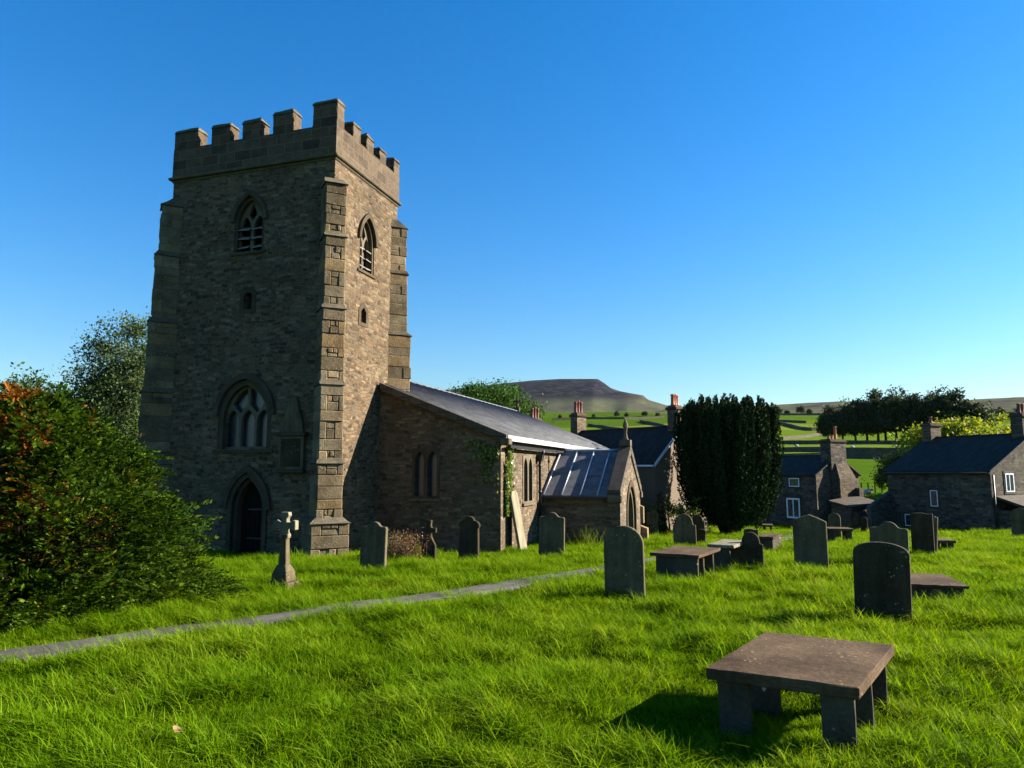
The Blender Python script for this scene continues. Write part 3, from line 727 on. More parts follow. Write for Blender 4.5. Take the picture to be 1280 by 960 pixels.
fn = MB().box((PC-.24, PY-.05, PZR+.30), (PC+.24, PY+.40, PZR+.56)).lathe([(.15, 0), (.09, .1), (.06, .3), (.08, .48), (.12, .58), (.10, .7), (.05, .82), (.02, .95)], (PC, PY+.17, PZR+.55), 8)
fn.box((PC-.15, PY+.13, PZR+1.08), (PC+.15, PY+.21, PZR+1.18))
fn.build('finial', M['coping'], church, bevel=.01)
gp_ = MB().prism([(PX0-.24, PZE-.12), (PX0-.24, PZE-.04), (PX0-.13, PZE-.04), (PX0-.13, PZE-.12)], PY+.5, NY0-.02, lambda u, v, d: (u, d, v)); gp_.build('porch_gutter', M['iron'], church)
bm_ = MB(); bx0 = PX1-.02
for (z0, z1, p, q) in ((-1.6, -.1, .30, .45), (-.1, .85, .14, .32)):
    bm_.hexa([(bx0,PY-p,z0),(bx0+q,PY-p,z0),(bx0+q,PY+.3,z0),(bx0,PY+.3,z0),(bx0,PY-p+.0,z1-.22),(bx0+q,PY-p,z1-.22),(bx0+q,PY+.3,z1),(bx0,PY+.3,z1)])
bm_.build('porch_buttress', M['quoin'], church, bevel=.015)

# ------------------------------------------------------------------ gravestones
def arc(cx, cy, rx, ry, a0, a1, n): return [(cx+rx*math.cos(R(a0+(a1-a0)*i/n)), cy+ry*math.sin(R(a0+(a1-a0)*i/n))) for i in range(n+1)]
def outline(shape, w, h):
    a = w/2
    if shape == 'round': top = arc(0, h-a*.92, a, a*.92, 180, 0, 18)
    elif shape == 'low_arch': top = arc(0, h-a*.42, a, a*.42, 180, 0, 16)
    elif shape == 'shouldered': top = [(-a, h-a*1.0), (-a*.78, h-a*.98)]+arc(0, h-a*.80, a*.74, a*.80, 172, 8, 14)+[(a*.78, h-a*.98), (a, h-a*1.0)]
    elif shape == 'ogee':
        rt = [(0, 1), (.16, .985), (.30, .93), (.40, .84), (.48, .76), (.58, .71), (.70, .695), (.84, .70), (.93, .68), (1, .63)]
        top = [(-u*a, h-(1-v)*a*1.15) for u, v in rt[::-1]]+[(u*a, h-(1-v)*a*1.15) for u, v in rt[1:]]
    elif shape == 'trefoil':
        rt = [(0, 1), (.2, .97), (.36, .88), (.45, .74), (.47, .62), (.56, .64), (.72, .60), (.88, .50), (.98, .32), (1, .15), (.9, .05), (.88, -.05)]
        top = [(-u*a, h-(1-v)*a*1.0) for u, v in rt[::-1]]+[(u*a, h-(1-v)*a*1.0) for u, v in rt[1:]]
    elif shape == 'peaked': top = [(-a, h-a*.40), (-a*.5, h-a*.17), (0, h), (a*.5, h-a*.19), (a, h-a*.44)]
    elif shape == 'flat': top = [(-a, h-.03), (-a*.6, h-.01), (0, h), (a*.55, h-.025), (a, h-.015)]
    elif shape == 'cross':
        c = h-w*.62; b = w*.15
        top = [(-a*.95, h*.10), (-a*.95, h*.36), (-a*.6, h*.48), (-b*1.3, h*.56), (-b, c-w*.18), (-b*1.4, c-w*.14), (-a*.9, c-w*.13), (-a, c-w*.17), (-a, c+w*.17), (-a*.9, c+w*.13), (-b*1.4, c+w*.14), (-b, c+w*.3), (-b*1.2, h-.03), (-b*1.2, h)]
        top = top+[(-u, v) for u, v in top[::-1]]
    elif shape == 'obelisk': top = [(-a*.62, h*.86), (0, h), (a*.62, h*.86)]
    return [(-a, -.35)]+top+[(a, -.35)]
def headstone(name, pl, pr, yb, yt, shape, yaw, mat, label, th=.10, lean=(0, 0), base=None, far=False):
    c = at((pl+pr)/2, yb) if base is None else base
    Y = c.y; k = Y/888.*1.0
    wv = (atY(pr, yb, Y)-atY(pl, yb, Y)).x; h = atY((pl+pr)/2, yt, Y).z-c.z
    th_ = -math.atan2(c.x, c.y); ya = R(yaw)
    w = (wv*math.cos(math.atan2(c.x, c.y))-th*abs(math.sin(ya)))/math.cos(ya)
    m = MB().prism(outline(shape, w, h), -th/2, th/2, lambda u, v, d: (u, d, v))
    o = m.build(name, mat, None, bevel=min(.014, th*.12))
    o.location = c; o.rotation_euler = (R(lean[0]), R(lean[1]), th_-ya)
    return tag(o, label, 'gravestone', 'gravestones in the churchyard')
D_, G_ = M['hs_dark'], M['hs_grey']
HS = [
 (449,483,713,652,'ogee',26,G_,'dark headstone with a curved shoulder left of the brown dried shrub by the tower',.11,(-1,1)),
 (526,546,699,650,'cross',26,D_,'small dark headstone topped by a cross, right of the dried shrub below the nave wall',.10,(0,0)),
 (572,600,700,645,'trefoil',24,D_,'headstone with a lobed top standing alone before the shaded end wall of the nave',.11,(2,2)),
 (673,706,696,640,'ogee',16,G_,'grey headstone with an S-curved top in front of the porch side wall',.10,(2,1.5)),
 (756,807,746,657,'round',11,G_,'broad round topped headstone beside the path, nearest stone to the porch gable',.10,(1,-.5)),
 (842,871,681,642,'shouldered',8,G_,'grey headstone in front of the columnar yew, front one of a close pair',.10,(1,-1)),
 (865,883,678,643,'shouldered',12,D_,'narrow dark headstone close behind another at the left foot of the columnar yew',.10,(-2,-3)),
 (871,881,680,661,'low_arch',16,D_,'tiny low headstone squeezed beside a pair at the left foot of the columnar yew',.08,(3,8)),
 (808,823,669,637,'round',10,G_,'pale grey round headstone between the porch corner and the black obelisk',.10,(0,1)),
 (801,811,668,622,'flat',20,G_,'slim square headstone showing just past the right edge of the porch',.12,(0,0)),
 (924,955,708,665,'shouldered',6,D_,'short black headstone with a round head on square shoulders, before the yew',.10,(1,0)),
 (930,949,690,661,'flat',14,D_,'square topped dark stone half hidden behind the short round headed one',.12,(0,1)),
 (993,1036,710,643,'peaked',5,G_,'tall wide headstone with a low pointed top, in front of the cottage',.12,(1.5,0)),
 (1036,1052,673,641,'round',8,G_,'round headstone in front of the lean-to of the cottage, behind a low table tomb',.10,(0,0)),
 (1064,1075,663,640,'round',8,D_,'small dark stone against the right end of the cottage lean-to',.10,(0,0)),
 (1076,1085,665,646,'round',8,D_,'smallest dark stone at the outer corner of the cottage lean-to',.10,(0,0)),
 (1088,1137,706,652,'ogee',9,G_,'headstone with a wavy shouldered top just behind the big dark arched one',.10,(0,1)),
 (1068,1140,771,677,'low_arch',7,D_,'big dark headstone with a low arched top and chipped side, nearest of the upright stones',.11,(2,1.5)),
 (1140,1169,694,641,'flat',7,D_,'tall narrow flat topped headstone in front of the long grey house',.13,(0,.5)),
 (1163,1172,688,645,'flat',30,G_,'thin leaning slab edge-on behind the tall flat topped headstone',.07,(0,5)),
 (1265,1292,671,635,'round',8,G_,'round topped headstone at the right edge before the porch of the grey house',.10,(0,-2)),
]
for a in HS: headstone('gravestone', *a)
# black obelisk and the pointed stone beside the yew
def obelisk(px, yb, yt, wpx, label):
    c = at(px, yb); Y = c.y; w = wpx/888.*Y; h = atY(px, yt, Y).z-c.z; a = w/2
    t = empty('obelisk', c, -math.atan2(c.x, c.y)-R(20), label, 'obelisk', 'obelisks by the yew')
    MB().box((-a*1.25, -a*1.25, -.3), (a*1.25, a*1.25, h*.10)).box((-a, -a, h*.10), (a, a, h*.18)).build('plinth', D_, t, bevel=.02)
    b, s = a*.78, a*.52
    MB().hexa([(-b,-b,h*.18),(b,-b,h*.18),(b,b,h*.18),(-b,b,h*.18),(-s,-s,h*.92),(s,-s,h*.92),(s,s,h*.92),(-s,s,h*.92)]).add([(-s,-s,h*.92),(s,-s,h*.92),(s,s,h*.92),(-s,s,h*.92),(0,0,h)], [(0,1,4),(1,2,4),(2,3,4),(3,0,4)]).build('shaft', D_, t, bevel=.008)
obelisk(827, 668, 614, 13, 'tall black stone obelisk standing between the porch and the columnar yew')
obelisk(852, 666, 630, 9, 'short grey obelisk in front of the yellow green shrub, behind the paired headstones')

# the stone cross on its stepped base
c = at(354, 734)
t = empty('stone_cross', c, -math.atan2(c.x, c.y)-R(32), 'pale stone cross on a stepped base beside the path, left of the tower buttress', 'cross')
hh = atY(354, 640, c.y).z-c.z
MB().box((-.25, -.25, -.2), (.25, .25, .13)).build('step', M['hs_grey'], t, bevel=.02)
MB().hexa([(-.17,-.17,.13),(.17,-.17,.13),(.17,.17,.13),(-.17,.17,.13),(-.155,-.155,.31),(.155,-.155,.31),(.155,.155,.31),(-.155,.155,.31)]).hexa([(-.155,-.155,.31),(.155,-.155,.31),(.155,.155,.31),(-.155,.155,.31),(-.09,-.09,.45),(.09,-.09,.45),(.09,.09,.45),(-.09,.09,.45)]).build('plinth', M['hs_grey'], t, bevel=.012)
MB().hexa([(-.085,-.075,.44),(.085,-.075,.44),(.085,.075,.44),(-.085,.075,.44),(-.06,-.06,hh-.42),(.06,-.06,hh-.42),(.06,.06,hh-.42),(-.06,.06,hh-.42)]).build('shaft', M['hs_grey'], t, bevel=.01)
cz = hh-.25; q = []
for k in range(4):
    a = k*math.pi/2; R2 = lambda x, z: (x*math.cos(a)-z*math.sin(a), cz+x*math.sin(a)+z*math.cos(a))
    q += [R2(.055, .075), R2(.06, .13), R2(.10, .19), R2(.085, .25), R2(-.085, .25), R2(-.10, .19), R2(-.06, .13), R2(-.055, .075)] if k == 0 else [R2(x, z) for x, z in ((.055,.075),(.06,.13),(.10,.19),(.085,.25),(-.085,.25),(-.10,.19),(-.06,.13),(-.055,.075))]
q = q[:8]+q[8:]
MB().prism(q, -.06, .06, lambda u, v, d: (u, d, v)).build('cross_head', M['hs_pale'], t, bevel=.008)

# slab propped against the nave
LM = CM @ Vector((4.35, -4.78, 0)); hz = float(H(LM.x, LM.y))
m = MB().prism([(-.36, -.25), (-.36, 1.80), (-.22, 1.95), (.20, 1.97), (.36, 1.82), (.36, -.25)], -.05, .05, lambda u, v, d: (u, d, v))
o = m.build('leaning_slab', M['hs_pale'], None, bevel=.01); o.location = (LM.x, LM.y, hz); o.rotation_euler = (R(-9), R(-5), CRZ)
tag(o, 'tall pale gravestone slab propped against the sunlit nave wall under the ivy', 'gravestone')

# ------------------------------------------------------------------ table tombs
def table_tomb(NL, ang, w, d, top, th, panels, label, zb=None, slabm=None, tilt=0, k=0.):
    z = float(H(NL[0]+.5, NL[1]+.3)) if zb is None else zb
    t = empty('table_tomb', (NL[0], NL[1], z), R(ang), label, 'table tomb', 'table tombs on the grass')
    j = lambda: random.uniform(-.012, .012)
    MB().hexa([(0,0,top-th),(w,0,top-th),(w+k,d,top-th+tilt),(k,d,top-th+tilt),(j(),j(),top),(w+j(),j(),top),(w+k+j(),d+j(),top+tilt),(k+j(),d+j(),top+tilt)]).build('slab', slabm or M['slab'], t, bevel=.012, subdiv=9, rough=.0035, seed=len(label))
    for (x0, x1, y0, y1) in panels:
        s = random.uniform(-.015, .015); f0, f1 = k*y0/d, k*y1/d
        MB().hexa([(x0+f0,y0,-.25),(x1+f0,y0,-.25),(x1+f1,y1,-.25),(x0+f1,y1,-.25),(x0+s+f0,y0,top-th+.004),(x1+s+f0,y0,top-th+.004),(x1+s+f1,y1,top-th+.004),(x0+s+f1,y1,top-th+.004)]).build('support', M['panel'], t, bevel=.008, subdiv=4, rough=.004, seed=len(label))
    return t
table_tomb((1.69, 6.45), -29, 1.20, 1.72, .56, .10, [(.07,.34,.09,.15),(.90,1.15,.05,.115),(.10,.36,.84,.90),(.90,1.15,.80,.865),(.10,.36,1.50,1.56),(.90,1.15,1.42,1.485)],
           'large brown slab table tomb on six stone supports in the nearest grass', zb=-.05, k=.22)
table_tomb((2.93, 15.45), -31, 1.05, 1.70, .40, .065, [(.10,1.0,.06,.14),(.90,.98,.16,.24),(.12,.9,.86,.94),(.12,.92,1.54,1.62)], 'low brown slab tomb on panel sides, between the round topped stone and the path', zb=.10)
A = at(893, 712); table_tomb((A.x-.05, A.y+.35), -31, .62, 1.5, .42, .07, [(.06,.5,.10,.18),(.06,.52,1.2,1.28)], 'pale slab tomb tucked behind the right end of a low brown one', slabm=M['hs_pale'], zb=.08)
def tomb_px(pl, pr, yb, yt, ang, d, label, th=.10, hollow=True):
    c = at(pl, yb); k = c.y/888.; w = (pr-pl)*k*.86; h = atY(pl, yt, c.y).z-c.z
    table_tomb((c.x, c.y), ang, w, d, h, th, [(w*.06,w*.30,.08,.2),(w*.72,w*.95,.08,.2),(w*.06,w*.30,d-.25,d-.12),(w*.72,w*.95,d-.25,d-.12)] if hollow else [(w*.04,w*.96,.06,d-.06)], label)
tomb_px(946, 969, 688, 674, -31, 1.5, 'small slab tomb just right of the short round headed stone before the yew', .08, False)
tomb_px(953, 967, 665, 656, -20, 1.2, 'tiny distant slab tomb between the yew trunk and the cottage door')
tomb_px(1036, 1069, 677, 661, -14, 1.0, 'bench-like table tomb in front of the cottage lean-to')
tomb_px(1168, 1197, 685, 674, -10, .9, 'low bench-like table tomb behind the tall flat topped headstone')
A = at(1138, 747); table_tomb((A.x-.1, A.y+.02), -17, 1.02, 1.55, .25, .05, [(.06,.96,.05,.12),(.88,.96,.3,.38),(.06,.96,1.35,1.43)], 'low wide slab tomb directly right of the nearest big dark headstone')

# ------------------------------------------------------------------ houses of the village
def house(name, C, gdir, W, L, ze, zr_, zb, wallm, roofm, label, gable_m=None, over=.14):
    rz = math.atan2(gdir[1], gdir[0])
    t = empty(name, (C[0], C[1], 0), rz, label, 'house')
    prof = [(0, zb), (0, ze), (W/2, zr_-.10), (W, ze), (W, zb)]
    w = MB().prism(prof, 0, L, lambda u, v, d: (u, d, v)).build('wall', wallm, t)
    if gable_m:
        w.data.materials.append(gable_m)
        for p in w.data.polygons:
            if abs(p.normal.y) > .9: p.material_index = 1
    s = (zr_-ze)/(W/2); a = .22; T = lambda u, v, d: (u, d, v)
    r = MB().prism([(-a, ze-a*s-.0), (-a, ze-a*s+.12), (W/2, zr_+.06), (W+a, ze-a*s+.12), (W+a, ze-a*s), (W/2, zr_-.06)], -over, L+over, T)
    r.tube([(W/2, -over, zr_+.05), (W/2, L+over, zr_+.05)], .09, 6)
    roof = r.build('roof', roofm, t, subdiv=0)
    return t, w, roof
def chimney(t, x, y, z0, z1, wx_, wy, m, pots, potm, poth=.65, name='chimney'):
    c = MB().box((x-wx_/2, y-wy/2, z0), (x+wx_/2, y+wy/2, z1))
    ch = c.build(name, m, t)
    MB().box((x-wx_/2-.09, y-wy/2-.09, z1-.22), (x+wx_/2+.09, y+wy/2+.09, z1-.06)).box((x-wx_/2+.02, y-wy/2+.02, z1-.06), (x+wx_/2-.02, y+wy/2-.02, z1+.06)).build('chimney_cap', M['dressed'], ch, bevel=.02)
    for (dx, dy, hk) in pots:
        MB().lathe([(.15, 0), (.135, .08), (.12, .12), (.105, poth*hk-.1), (.13, poth*hk-.08), (.13, poth*hk), (.09, poth*hk), (.08, poth*hk-.1)], (x+dx, y+dy, z1+.05), 10).build('chimney_pot', potm, ch)
    return ch
def window(t, T, w, h, z0, nx, ny, surround=None, fw=.05, d=.06):
    """glazed window set in the wall: a frame with bars, the glass behind"""
    if surround:
        MB().prism([(-w/2-.14, z0-.14), (-w/2-.14, z0+h+.18), (w/2+.14, z0+h+.18), (w/2+.14, z0-.14)], -.035, .02, T).build('window_surround', surround, t, bevel=.01)
    m = MB(); q = lambda u0, u1, v0, v1, a, b: m.prism([(u0, v0), (u0, v1), (u1, v1), (u1, v0)], a, b, T)
    q(-w/2, -w/2+fw*1.6, z0, z0+h, -d, .02); q(w/2-fw*1.6, w/2, z0, z0+h, -d, .02)
    q(-w/2+fw*1.6, w/2-fw*1.6, z0, z0+fw*1.6, -d, .02); q(-w/2+fw*1.6, w/2-fw*1.6, z0+h-fw*1.6, z0+h, -d, .02)
    for i in range(1, nx): u = -w/2+w*i/nx; q(u-fw*.6, u+fw*.6, z0+fw*1.6, z0+h-fw*1.6, -d+.012, .02)
    for i in range(1, ny): v = z0+h*i/ny; q(-w/2+fw*1.6, w/2-fw*1.6, v-fw*.5, v+fw*.5, -d+.02, .02)
    f = m.build('window', M['white'], t)
    MB().prism([(-w/2+.02, z0+.02), (-w/2+.02, z0+h-.02), (w/2-.02, z0+h-.02), (w/2-.02, z0+.02)], -.045 if surround else -.02, -.005, T).build('pane', M['glass'], f)
# grey-brown rendered house behind the porch
hA, wA, rA = house('rendered_house', (8.37, 42.0), (.722, .692), 5.54, 8.6, 2.78, 4.95, -3, M['render'], M['houseslate'], 'brown roughcast house with a dark slate roof and two chimneys, behind the church porch')
s = (4.95-2.78)/2.77
for sg in (0, 1):
    xa, xb = (-.22, 2.77) if sg == 0 else (5.76, 2.77)
    MB().hexa([(xa,-.20,2.78-.22*s-.10),(xb,-.20,4.95-.12),(xb,-.16,4.95-.12),(xa,-.16,2.78-.22*s-.10),(xa,-.20,2.78-.22*s+.10),(xb,-.20,4.95+.08),(xb,-.16,4.95+.08),(xa,-.16,2.78-.22*s+.10)]).build('bargeboard', M['white'], hA)
chimney(hA, 2.77, .32, 4.4, 6.25, .75, .62, M['porch'], [(-.22,0,1),(0,0,1.05),(.22,0,.95)], M['terracotta'], .7)
chimney(hA, 2.77, 8.25, 4.2, 6.25, .95, .62, M['porch'], [(-.28,0,1),(0,0,1.1),(.28,0,1)], M['darkpot'], .8)
MB().tube([(-.34, -.15, 2.56), (-.34, 8.7, 2.56)], .06, 6).build('gutter', M['white'], hA)
window(hA, TW(3.0, 0), 1.0, 1.2, 1.1, 2, 2); window(hA, TW(6.2, 0), 1.0, 1.2, 1.1, 2, 2)
# a house whose roof stays behind the nave: only its chimney looks over it
hB, wB, rB = house('stone_house', (.35, 54.2), (.722, .692), 5.0, 7.0, 2.4, 4.6, -3.2, M['house'], M['houseslate'], 'house behind the nave roof, only its chimney of three red pots showing')
chimney(hB, 2.5, .5, 4.0, 6.35, 1.0, .7, M['porch'], [(-.3,0,1),(0,0,1.1),(.3,0,1)], M['darkpot'], .8)
# cottage right of the yew
hC, wC, rC = house('stone_cottage', (24.6, 58.0), (.88, .475), 5.3, 9.5, 1.98, 3.55, -4, M['house'], M['houseslate'], 'small stone cottage with a broad gable chimney, right of the columnar yew', M['porch'])
TC = lambda px, py: None
window(hC, TW(2.15, 0), 1.05, .72, .98, 1, 2, M['dressed']); window(hC, TW(2.35, 0), 1.35, 1.66, -1.62, 2, 2, M['dressed'], .08); window(hC, TW(5.15, 0), .9, .95, -.75, 3, 2)
chimney(hC, 2.6, .25, -2, 4.85, 1.9, 1.0, M['house'], [(-.5,0,.5),(-.1,0,.6),(.35,0,2.2)], M['terracotta'], .5)
MB().hexa([(2.1,-.62,-3.5),(4.3,-.62,-3.5),(4.3,.1,-3.5),(2.1,.1,-3.5),(2.1,-.62,1.6),(4.2,-.62,1.6),(4.2,.1,1.6),(2.1,.1,1.6)]).hexa([(2.1,-.62,1.6),(4.2,-.62,1.6),(4.2,.1,1.6),(2.1,.1,1.6),(2.1,-.3,2.9),(3.55,-.3,2.9),(3.55,.1,2.9),(2.1,.1,2.9)]).build('chimney_breast', M['porch'], hC)
MB().box((4.0,-.95,-.2),(4.5,-.5,.9)).build('flue_stub', M['house'], hC)
chimney(hC, 2.45, 9.2, 3.0, 4.15, .7, .55, M['porch'], [(0,0,.8)], M['darkpot'], .6)
lt = MB().hexa([(.9,-2.4,-4),(4.6,-2.4,-4),(4.6,-.64,-4),(.9,-.64,-4),(.9,-2.4,-.55),(4.6,-2.4,-.25),(4.6,-.64,.1),(.9,-.64,-.2)]).build('lean_to', M['porch'], hC)
MB().hexa([(.6,-2.65,-.62),(4.1,-2.65,-.32),(4.1,-.6,.14),(.6,-.6,-.22),(.6,-2.65,-.48),(4.1,-2.65,-.18),(4.1,-.6,.30),(.6,-.6,-.06)]).build('lean_to_roof', M['stoneslate'], lt)
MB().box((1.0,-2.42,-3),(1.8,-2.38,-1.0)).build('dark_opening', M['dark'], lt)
# the long grey house on the right
hD, wD, rD = house('stone_farmhouse', (32.05, 48.0), (.90, .436), 10.0, 7.6, 2.28, 4.85, -4, M['house'], M['houseslate'], 'long grey stone house with a dark slate roof at the right edge', None)
chimney(hD, 5.0, 7.2, 4.2, 6.0, 1.25, .75, M['porch'], [(0,0,.9)], M['darkpot'], .6)
chimney(hD, 5.0, .5, 4.2, 6.3, 1.2, .8, M['house'], [(-.2,0,1),(.2,0,1)], M['darkpot'], .7)
window(hD, TW(4.0, 0), .55, 1.15, -.25, 1, 2, M['dressed'], .035); window(hD, TW(6.05, 0), .6, .85, -1.75, 1, 2, M['dressed'], .035)
window(hD, TS(2.05, 0), .95, 1.25, .85, 2, 3, M['pale'])
MB().tube([(.14, -.09, 2.0), (.14, -.09, -3)], .06, 6).build('drainpipe', M['iron'], hD)
MB().tube([(-.32, -.1, 2.12), (-.32, 7.7, 2.12)], .07, 6).build('gutter', M['iron'], hD)
px2 = MB().box((.55, -2.4, -4), (5.4, -.02, -.35)).build('porch_room', M['house'], hD)
MB().hexa([(.25,-2.75,-.45),(5.7,-2.75,-.45),(5.7,-.01,.45),(.25,-.01,.45),(.25,-2.75,-.30),(5.7,-2.75,-.30),(5.7,-.01,.62),(.25,-.01,.62)]).build('porch_roof', M['stoneslate'], px2)
f = MB().box((.50,-1.75,-1.62),(.56,-.75,-.78)).build('window_frame', M['white'], px2)
MB().box((.47,-1.66,-1.55),(.495,-1.28,-.85)).box((.47,-1.22,-1.55),(.495,-.84,-.85)).build('pane', M['glass'], f)
window(hD, TS(1.55, -2.4), 1.0, .95, -1.65, 2, 2)
# garden walls beside it
def follow_wall(name, pts, h, th, mat, label, cat='wall', top=None, group=None, depth=.5):
    P = []
    for a, b in zip(pts[:-1], pts[1:]):
        n = max(1, int((Vector(b)-Vector(a)).length/(3 if len(pts) < 9 else 6)))
        P += [Vector(a).lerp(Vector(b), i/n) for i in range(n)]
    P.append(Vector(pts[-1])); m = MB(); V = []; n = len(P); rs = random.Random(len(label))
    for i, p in enumerate(P):
        d = P[min(i+1, n-1)]-P[max(i-1, 0)]; d.z = 0; d.normalize(); nn = Vector((-d.y, d.x, 0))*th/2
        zb = float(H(p.x, p.y)); hh = (h if top is None else top[0]+(top[1]-top[0])*(i/(n-1))**.6-zb)*rs.uniform(.94, 1.04)
        V += [(p+nn).to_tuple()[:2]+(zb-depth,), (p-nn).to_tuple()[:2]+(zb-depth,), (p-nn*.7).to_tuple()[:2]+(zb+hh,), (p+nn*.7).to_tuple()[:2]+(zb+hh,)]
    Fs = [(0,1,2,3), (4*n-4, 4*n-1, 4*n-2, 4*n-3)]
    for i in range(n-1):
        for k in range(4): Fs.append((i*4+k, i*4+(k+1)%4, i*4+4+(k+1)%4, i*4+4+k))
    o = m.add(V, Fs).build(name, mat); return tag(o, label, cat, group)
a = hD.matrix_basis @ Vector((0, 9.0, 0)); a = Matrix.Translation(hD.location) @ Matrix.Rotation(hD.rotation_euler.z, 4, 'Z') @ Vector((.2, 7.6, 0))
b = atY(1087, 660, a.y-1.5)
follow_wall('garden_wall', [(b.x, b.y, 0), (a.x, a.y, 0)], 1, .45, M['house'], 'stone garden wall curving up to the left end of the long grey house', top=(-.25, .75))

# ------------------------------------------------------------------ trees and shrubs
YEWS = [(0, (.007,.015,.006)), (.5, (.014,.028,.009)), (1, (.025,.043,.014))]
M['oakleaf'] = leaf_mat('dark tree leaves', [(.2, (.012,.026,.007)), (.55, (.028,.055,.012)), (.9, (.06,.09,.02))], .3)
M['sycamore'] = leaf_mat('sycamore leaves', [(.2, (.012,.035,.008)), (.55, (.03,.075,.012)), (.9, (.07,.12,.02))], .3)
M['willow'] = leaf_mat('grey green leaves', [(.2, (.025,.045,.014)), (.55, (.055,.085,.03)), (.9, (.11,.14,.055))], .35)
M['lime'] = leaf_mat('yellow green leaves', [(.2, (.05,.09,.008)), (.5, (.13,.18,.012)), (.8, (.26,.26,.02)), (.95, (.30,.20,.02))], .4)
M['shrub'] = leaf_mat('shrub leaves', [(.2, (.03,.05,.01)), (.55, (.08,.10,.02)), (.9, (.17,.16,.04))], .35)
M['wood'] = leaf_mat('far wood leaves', [(.2, (.008,.014,.007)), (.5, (.020,.032,.012)), (.85, (.055,.072,.022))], .2, psc=.12)
M['ivy'] = leaf_mat('ivy leaves', [(.2, (.03,.06,.01)), (.55, (.10,.15,.02)), (.9, (.22,.24,.05))], .3, .4, spec=.4)
M['yewneedle'] = leaf_mat('columnar yew needles', YEWS, .03, .8, psc=1.5, spec=.02)
M['bush'] = leaf_mat('yew bush sprays', [(.15, (.005,.015,.003)), (.5, (.021,.050,.004)), (.8, (.060,.105,.006)), (1, (.14,.165,.014))], .25, .6, (.19,.068,.010), (1.25, .452), spec=.05, psc=1.1, tilt=-.12)
M['dry'] = leaf_mat('dry stems', [(.2, (.07,.035,.02)), (.6, (.17,.09,.05)), (.9, (.24,.15,.08))], .2)
M['straw'] = leaf_mat('tall grass', [(.2, (.07,.12,.01)), (.6, (.16,.21,.02)), (.9, (.32,.27,.08))], .4)
def unit(v): return v/np.maximum(np.linalg.norm(v, axis=-1, keepdims=True), 1e-9)
def leaves(C, size, rs, up=.3, asp=.6, dirs=None):
    """one rhombic leaf at each centre"""
    n = len(C); d = rs.normal(size=(n, 3)) if dirs is None else dirs+rs.normal(size=(n, 3))*.35
    d = unit(d); nn = rs.normal(size=(n, 3)); nn[:, 2] += up*3; s = unit(np.cross(d, nn))
    L = (np.asarray(size)*rs.uniform(.6, 1.35, n))[:, None]; W = L*asp*.5
    V = np.stack([C-d*L*.5, C+s*W, C+d*L*.5, C-s*W], 1).reshape(-1, 3)
    return V, np.arange(4*n).reshape(n, 4)
def crown_pts(rs, rad, n_clump, per, spread, floor=-.5, hollow=.45, lump=.25):
    """leaf centres in uneven clumps through the outer part of a crown of half-axes rad"""
    d = unit(rs.normal(size=(n_clump*3, 3))); d = d[d[:, 2] > floor][:n_clump]; k = len(d)
    az = np.arctan2(d[:, 1], d[:, 0]); ph = rs.uniform(0, 6, 3)
    lob = 1+lump*(np.sin(az*3+ph[0])*.4+np.sin(az*5+d[:, 2]*4+ph[1])*.35+np.sin(d[:, 2]*7+ph[2])*.3)
    rr = rs.uniform(hollow, 1, k)**.5*lob
    c = d*rr[:, None]*np.array(rad)
    sp = spread*rs.uniform(.6, 1.4, k)
    P = c[:, None]+rs.normal(size=(k, per, 3))*sp[:, None, None]*np.array([1, 1, .62])
    return P.reshape(-1, 3), c
def limbs(m, rs, H0, targets, r0, n=10):
    for i in rs.choice(len(targets), min(n, len(targets)), replace=False):
        tgt = Vector(targets[i].tolist()); a = Vector((0, 0, H0*rs.uniform(.55, .95))); mid = a.lerp(tgt, .5)+Vector((0, 0, .06*(tgt-a).length))
        m.tube([a, mid, a.lerp(tgt, .92)], [r0*.45, r0*.25, r0*.08], 5)
def tree_mesh(seed, rad, zc, n_clump, per, spread, leaf, leafm, tr, **kw):
    rs = np.random.default_rng(seed); P, c = crown_pts(rs, rad, n_clump, per, spread, **kw)
    P[:, 2] += zc; c[:, 2] += zc
    V, F = leaves(P, leaf, rs)
    crown = np_mesh('crown', V, F, leafm)
    m = MB(); h = zc+rad[2]*.3
    m.tube([(0,0,-1), (tr*.3,0,h*.3), (-tr*.2,tr*.4,h*.65), (0,0,h)], [tr*1.25, tr, tr*.8, tr*.35], 8)
    limbs(m, rs, h, c, tr, 12)
    return crown, m.mesh('trunk', M['bark'])
def place_tree(meshes, loc, s, rz, label, cat='tree', group=None, name='tree', sz=None):
    t = empty(name, loc, rz, label, cat, group); t.scale = (s, s, sz or s)
    link('crown', meshes[0], t); link('trunk', meshes[1], t); return t
def gz(x, y): return Vector((x, y, float(H(x, y))))
# round sycamore behind the nave roof
sy = tree_mesh(11, (5.0, 4.6, 5.4), 8.1, 420, 150, .55, .22, M['sycamore'], .35, lump=.2, hollow=.55)
p = atY(611, 600, 66); place_tree(sy, (p.x, 66, -3.5), 1.0, 0, 'round dark green tree rising behind the nave roof in front of the hill', name='broadleaf_tree')
